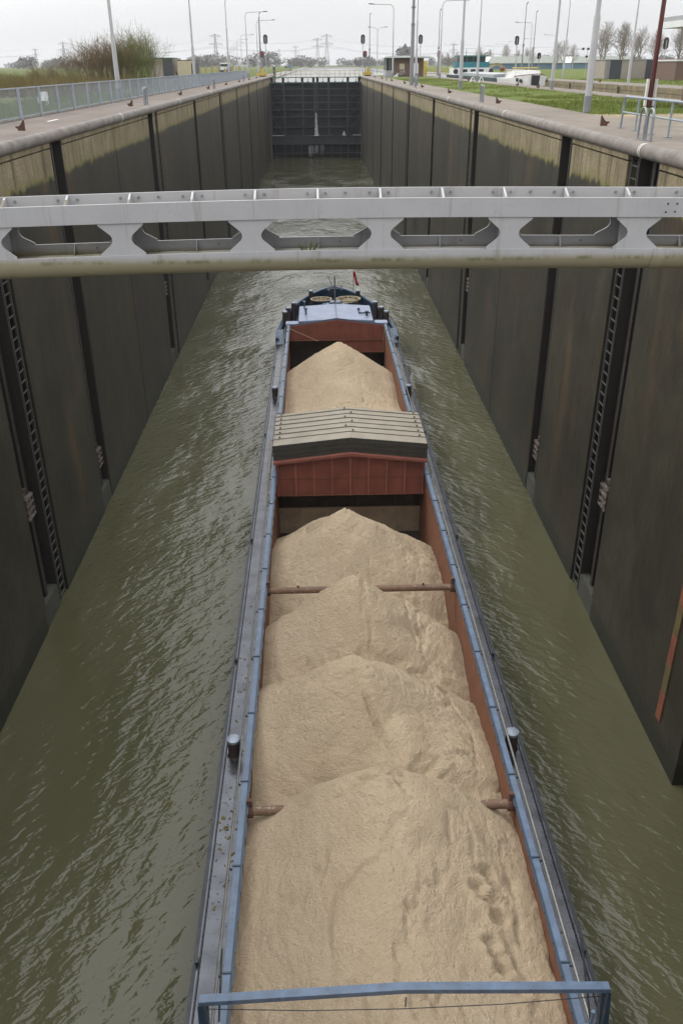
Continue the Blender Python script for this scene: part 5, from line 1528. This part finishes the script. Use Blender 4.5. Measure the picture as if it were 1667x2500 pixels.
for k, (h, w, m) in enumerate(((3.6, 1.7, 'bush_brown'), (3.9, 1.6, 'bush_green'), (3.0, 1.9, 'bush_brown'))):
    tr, cr = shrub(90 + k, h, w); SV.append((tr.mesh('trunk', MT['bush_brown']), cr.mesh('crown', MT[m])))
bl = [(-23.4, 92, 0, .60), (-22.4, 96, 2, .82), (-21.4, 92, 0, .76), (-20.8, 97, 0, .84), (-19.9, 93, 0, .80), (-19.2, 98, 0, .86), (-18.6, 93, 2, .92), (-18.0, 97, 1, .88), (-17.3, 93, 1, .80), (-17.0, 98, 1, .76), (-26.0, 95, 2, .50), (-29.0, 100, 2, .45), (-32, 96, 2, .40)]
for k, (x, y, v, s) in enumerate(bl):
    plant('shrub', SV[v], x, y, s, rng.random() * 6, ('greenish budding shrub' if v == 1 else 'brown leafless shrub') + ' in the thicket left of the near lamp, %s in the clump' % ['1st', '2nd', '3rd', '4th', '5th', '6th', '7th', '8th', '9th', '10th', '11th', '12th', '13th'][k], 'shrub', 'shrubs behind the left fence')
def blades(name, label, regions, m, seed, h0, h1, wd):
    rng = np.random.default_rng(seed); V = []; F = []
    for (x0, x1, y0, y1, n) in regions:
        x = rng.uniform(x0, x1, n); y = rng.uniform(y0, y1, n)
        keep = fbm(x * .35, y * .35, 3, seed) > -.55
        x, y = x[keep], y[keep]; n = len(x)
        h = rng.uniform(h0, h1, n) * (1 + .5 * fbm(x * .5, y * .5, 2, seed + 4)); a = rng.uniform(0, 6.28, n); lx = rng.normal(0, .25, n) * h; ly = rng.normal(0, .25, n) * h
        z = ZQ - .05
        b = sum(len(v) for v in V)
        w = wd * rng.uniform(.6, 1.4, n)
        v = np.stack([np.stack([x - w * np.cos(a), y - w * np.sin(a), np.full(n, z)], 1), np.stack([x + w * np.cos(a), y + w * np.sin(a), np.full(n, z)], 1), np.stack([x + lx, y + ly, z + h], 1)], 1).reshape(-1, 3)
        V.append(v); F.append((np.arange(n * 3).reshape(-1, 3) + b))
    V = np.concatenate(V); F = np.concatenate(F)
    me = bpy.data.meshes.new(name); me.from_pydata(V.tolist(), [], F.tolist()); me.materials.append(m)
    return tag(put(name, me), label, 'grass', None, 'stuff')
blades('lawn_grass', 'short green grass of the lawn between the chambers', [(10.65, 17.25, 36.5, 60, 16000), (10.65, 17.25, 60, 130, 14000), (10.8, 17.0, 34.2, 37, 700)], MT['blade'], 1, .06, .16, .02)
blades('bank_grass', 'rough green grass behind the left fence', [(-17, -11.2, 26, 70, 16000), (-22, -11.2, 70, 130, 8000)], MT['blade'], 2, .08, .25, .022)
blades('reed_bed', 'brown dry reeds and weeds behind the left fence', [(-40, -16.5, 62, 92, 15000), (-75, -24, 92, 150, 14000)], MT['reed'], 3, .5, 1.15, .03)
blades('far_bank_grass', 'green grass on the far bank of the second chamber', [(31.1, 60, 75, 118, 12000)], MT['blade'], 5, .08, .2, .03)
# far woods: many small tufts of twig faces
def far_wood(name, label, spots, seed):
    rng = np.random.default_rng(seed); V = []
    for (x, y, w, h) in spots:
        n = 260
        d = rng.normal(size=(n, 3)); d /= np.linalg.norm(d, axis=1)[:, None]; r = rng.random(n) ** .4
        c = np.stack([x + d[:, 0] * r * w, y + d[:, 1] * r * w, ZQ + h * .5 + d[:, 2] * r * h * .52], 1)
        e = h * .085
        t = rng.normal(size=(n, 3, 3)) * e
        V.append((c[:, None, :] + t).reshape(-1, 3))
    V = np.concatenate(V); F = np.arange(len(V)).reshape(-1, 3)
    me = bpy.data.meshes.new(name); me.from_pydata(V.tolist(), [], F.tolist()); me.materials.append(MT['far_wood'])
    tag(put(name, me), label, 'woods', None, 'stuff')
rng = random.Random(4)
sp = []
for k in range(330):
    y = rng.uniform(900, 1500); x = rng.uniform(-.62, .62) * y
    sp.append((x, y, rng.uniform(5, 12), rng.uniform(5, 11)))
far_wood('far_wood', 'hazy line of bare woods along the horizon', sp, 5)
for (x, y, w, h, lb) in ((-52, 1000, 17, 15, 'grey round clump of trees on the horizon left of the twin pylons'), (92, 1000, 9, 19, 'tall grey tree on the horizon at the right of the gate'), (-105, 1050, 26, 13, 'long low grey clump of trees behind the distant ship'), (-235, 1200, 20, 14, 'grey clump of trees between the container and the tugboat'), (45, 1000, 8, 9, 'small grey tree on the horizon above the gate')):
    t = thing('far_tree', lb, 'tree', (x, y, ZQ - .4), group='trees on the horizon')
    r_ = np.random.default_rng(int(abs(x))); n = 500
    d = r_.normal(size=(n, 3)); d /= np.linalg.norm(d, axis=1)[:, None]; q = r_.random(n) ** .4
    c = np.stack([d[:, 0] * q * w, d[:, 1] * q * w * .5, h * .55 + d[:, 2] * q * h * .48], 1)
    V = (c[:, None, :] + r_.normal(size=(n, 3, 3)) * h * .07).reshape(-1, 3)
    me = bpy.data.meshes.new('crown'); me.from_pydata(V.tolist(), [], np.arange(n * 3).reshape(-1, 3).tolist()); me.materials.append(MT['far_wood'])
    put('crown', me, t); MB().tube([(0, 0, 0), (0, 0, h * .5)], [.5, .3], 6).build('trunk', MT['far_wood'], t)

# ------------------------------------------------------------------ haze
hz = MB().box(-4200, 4200, -420, 5300, -6, 90).build('haze', None)
hz.data.materials.clear()
t = bpy.data.materials.new('haze'); t.use_nodes = True
t.node_tree.nodes.remove(t.node_tree.nodes['Principled BSDF'])
pv = t.node_tree.nodes.new('ShaderNodeVolumePrincipled')
pv.inputs['Color'].default_value = (.92, .94, .97, 1)
pv.inputs['Density'].default_value = 0.00015
pv.inputs['Anisotropy'].default_value = 0.2
t.node_tree.links.new(pv.outputs[0], t.node_tree.nodes['Material Output'].inputs['Volume'])
hz.data.materials.append(t)
tag(hz, 'thin pale haze over the whole place', 'haze', None, 'stuff')
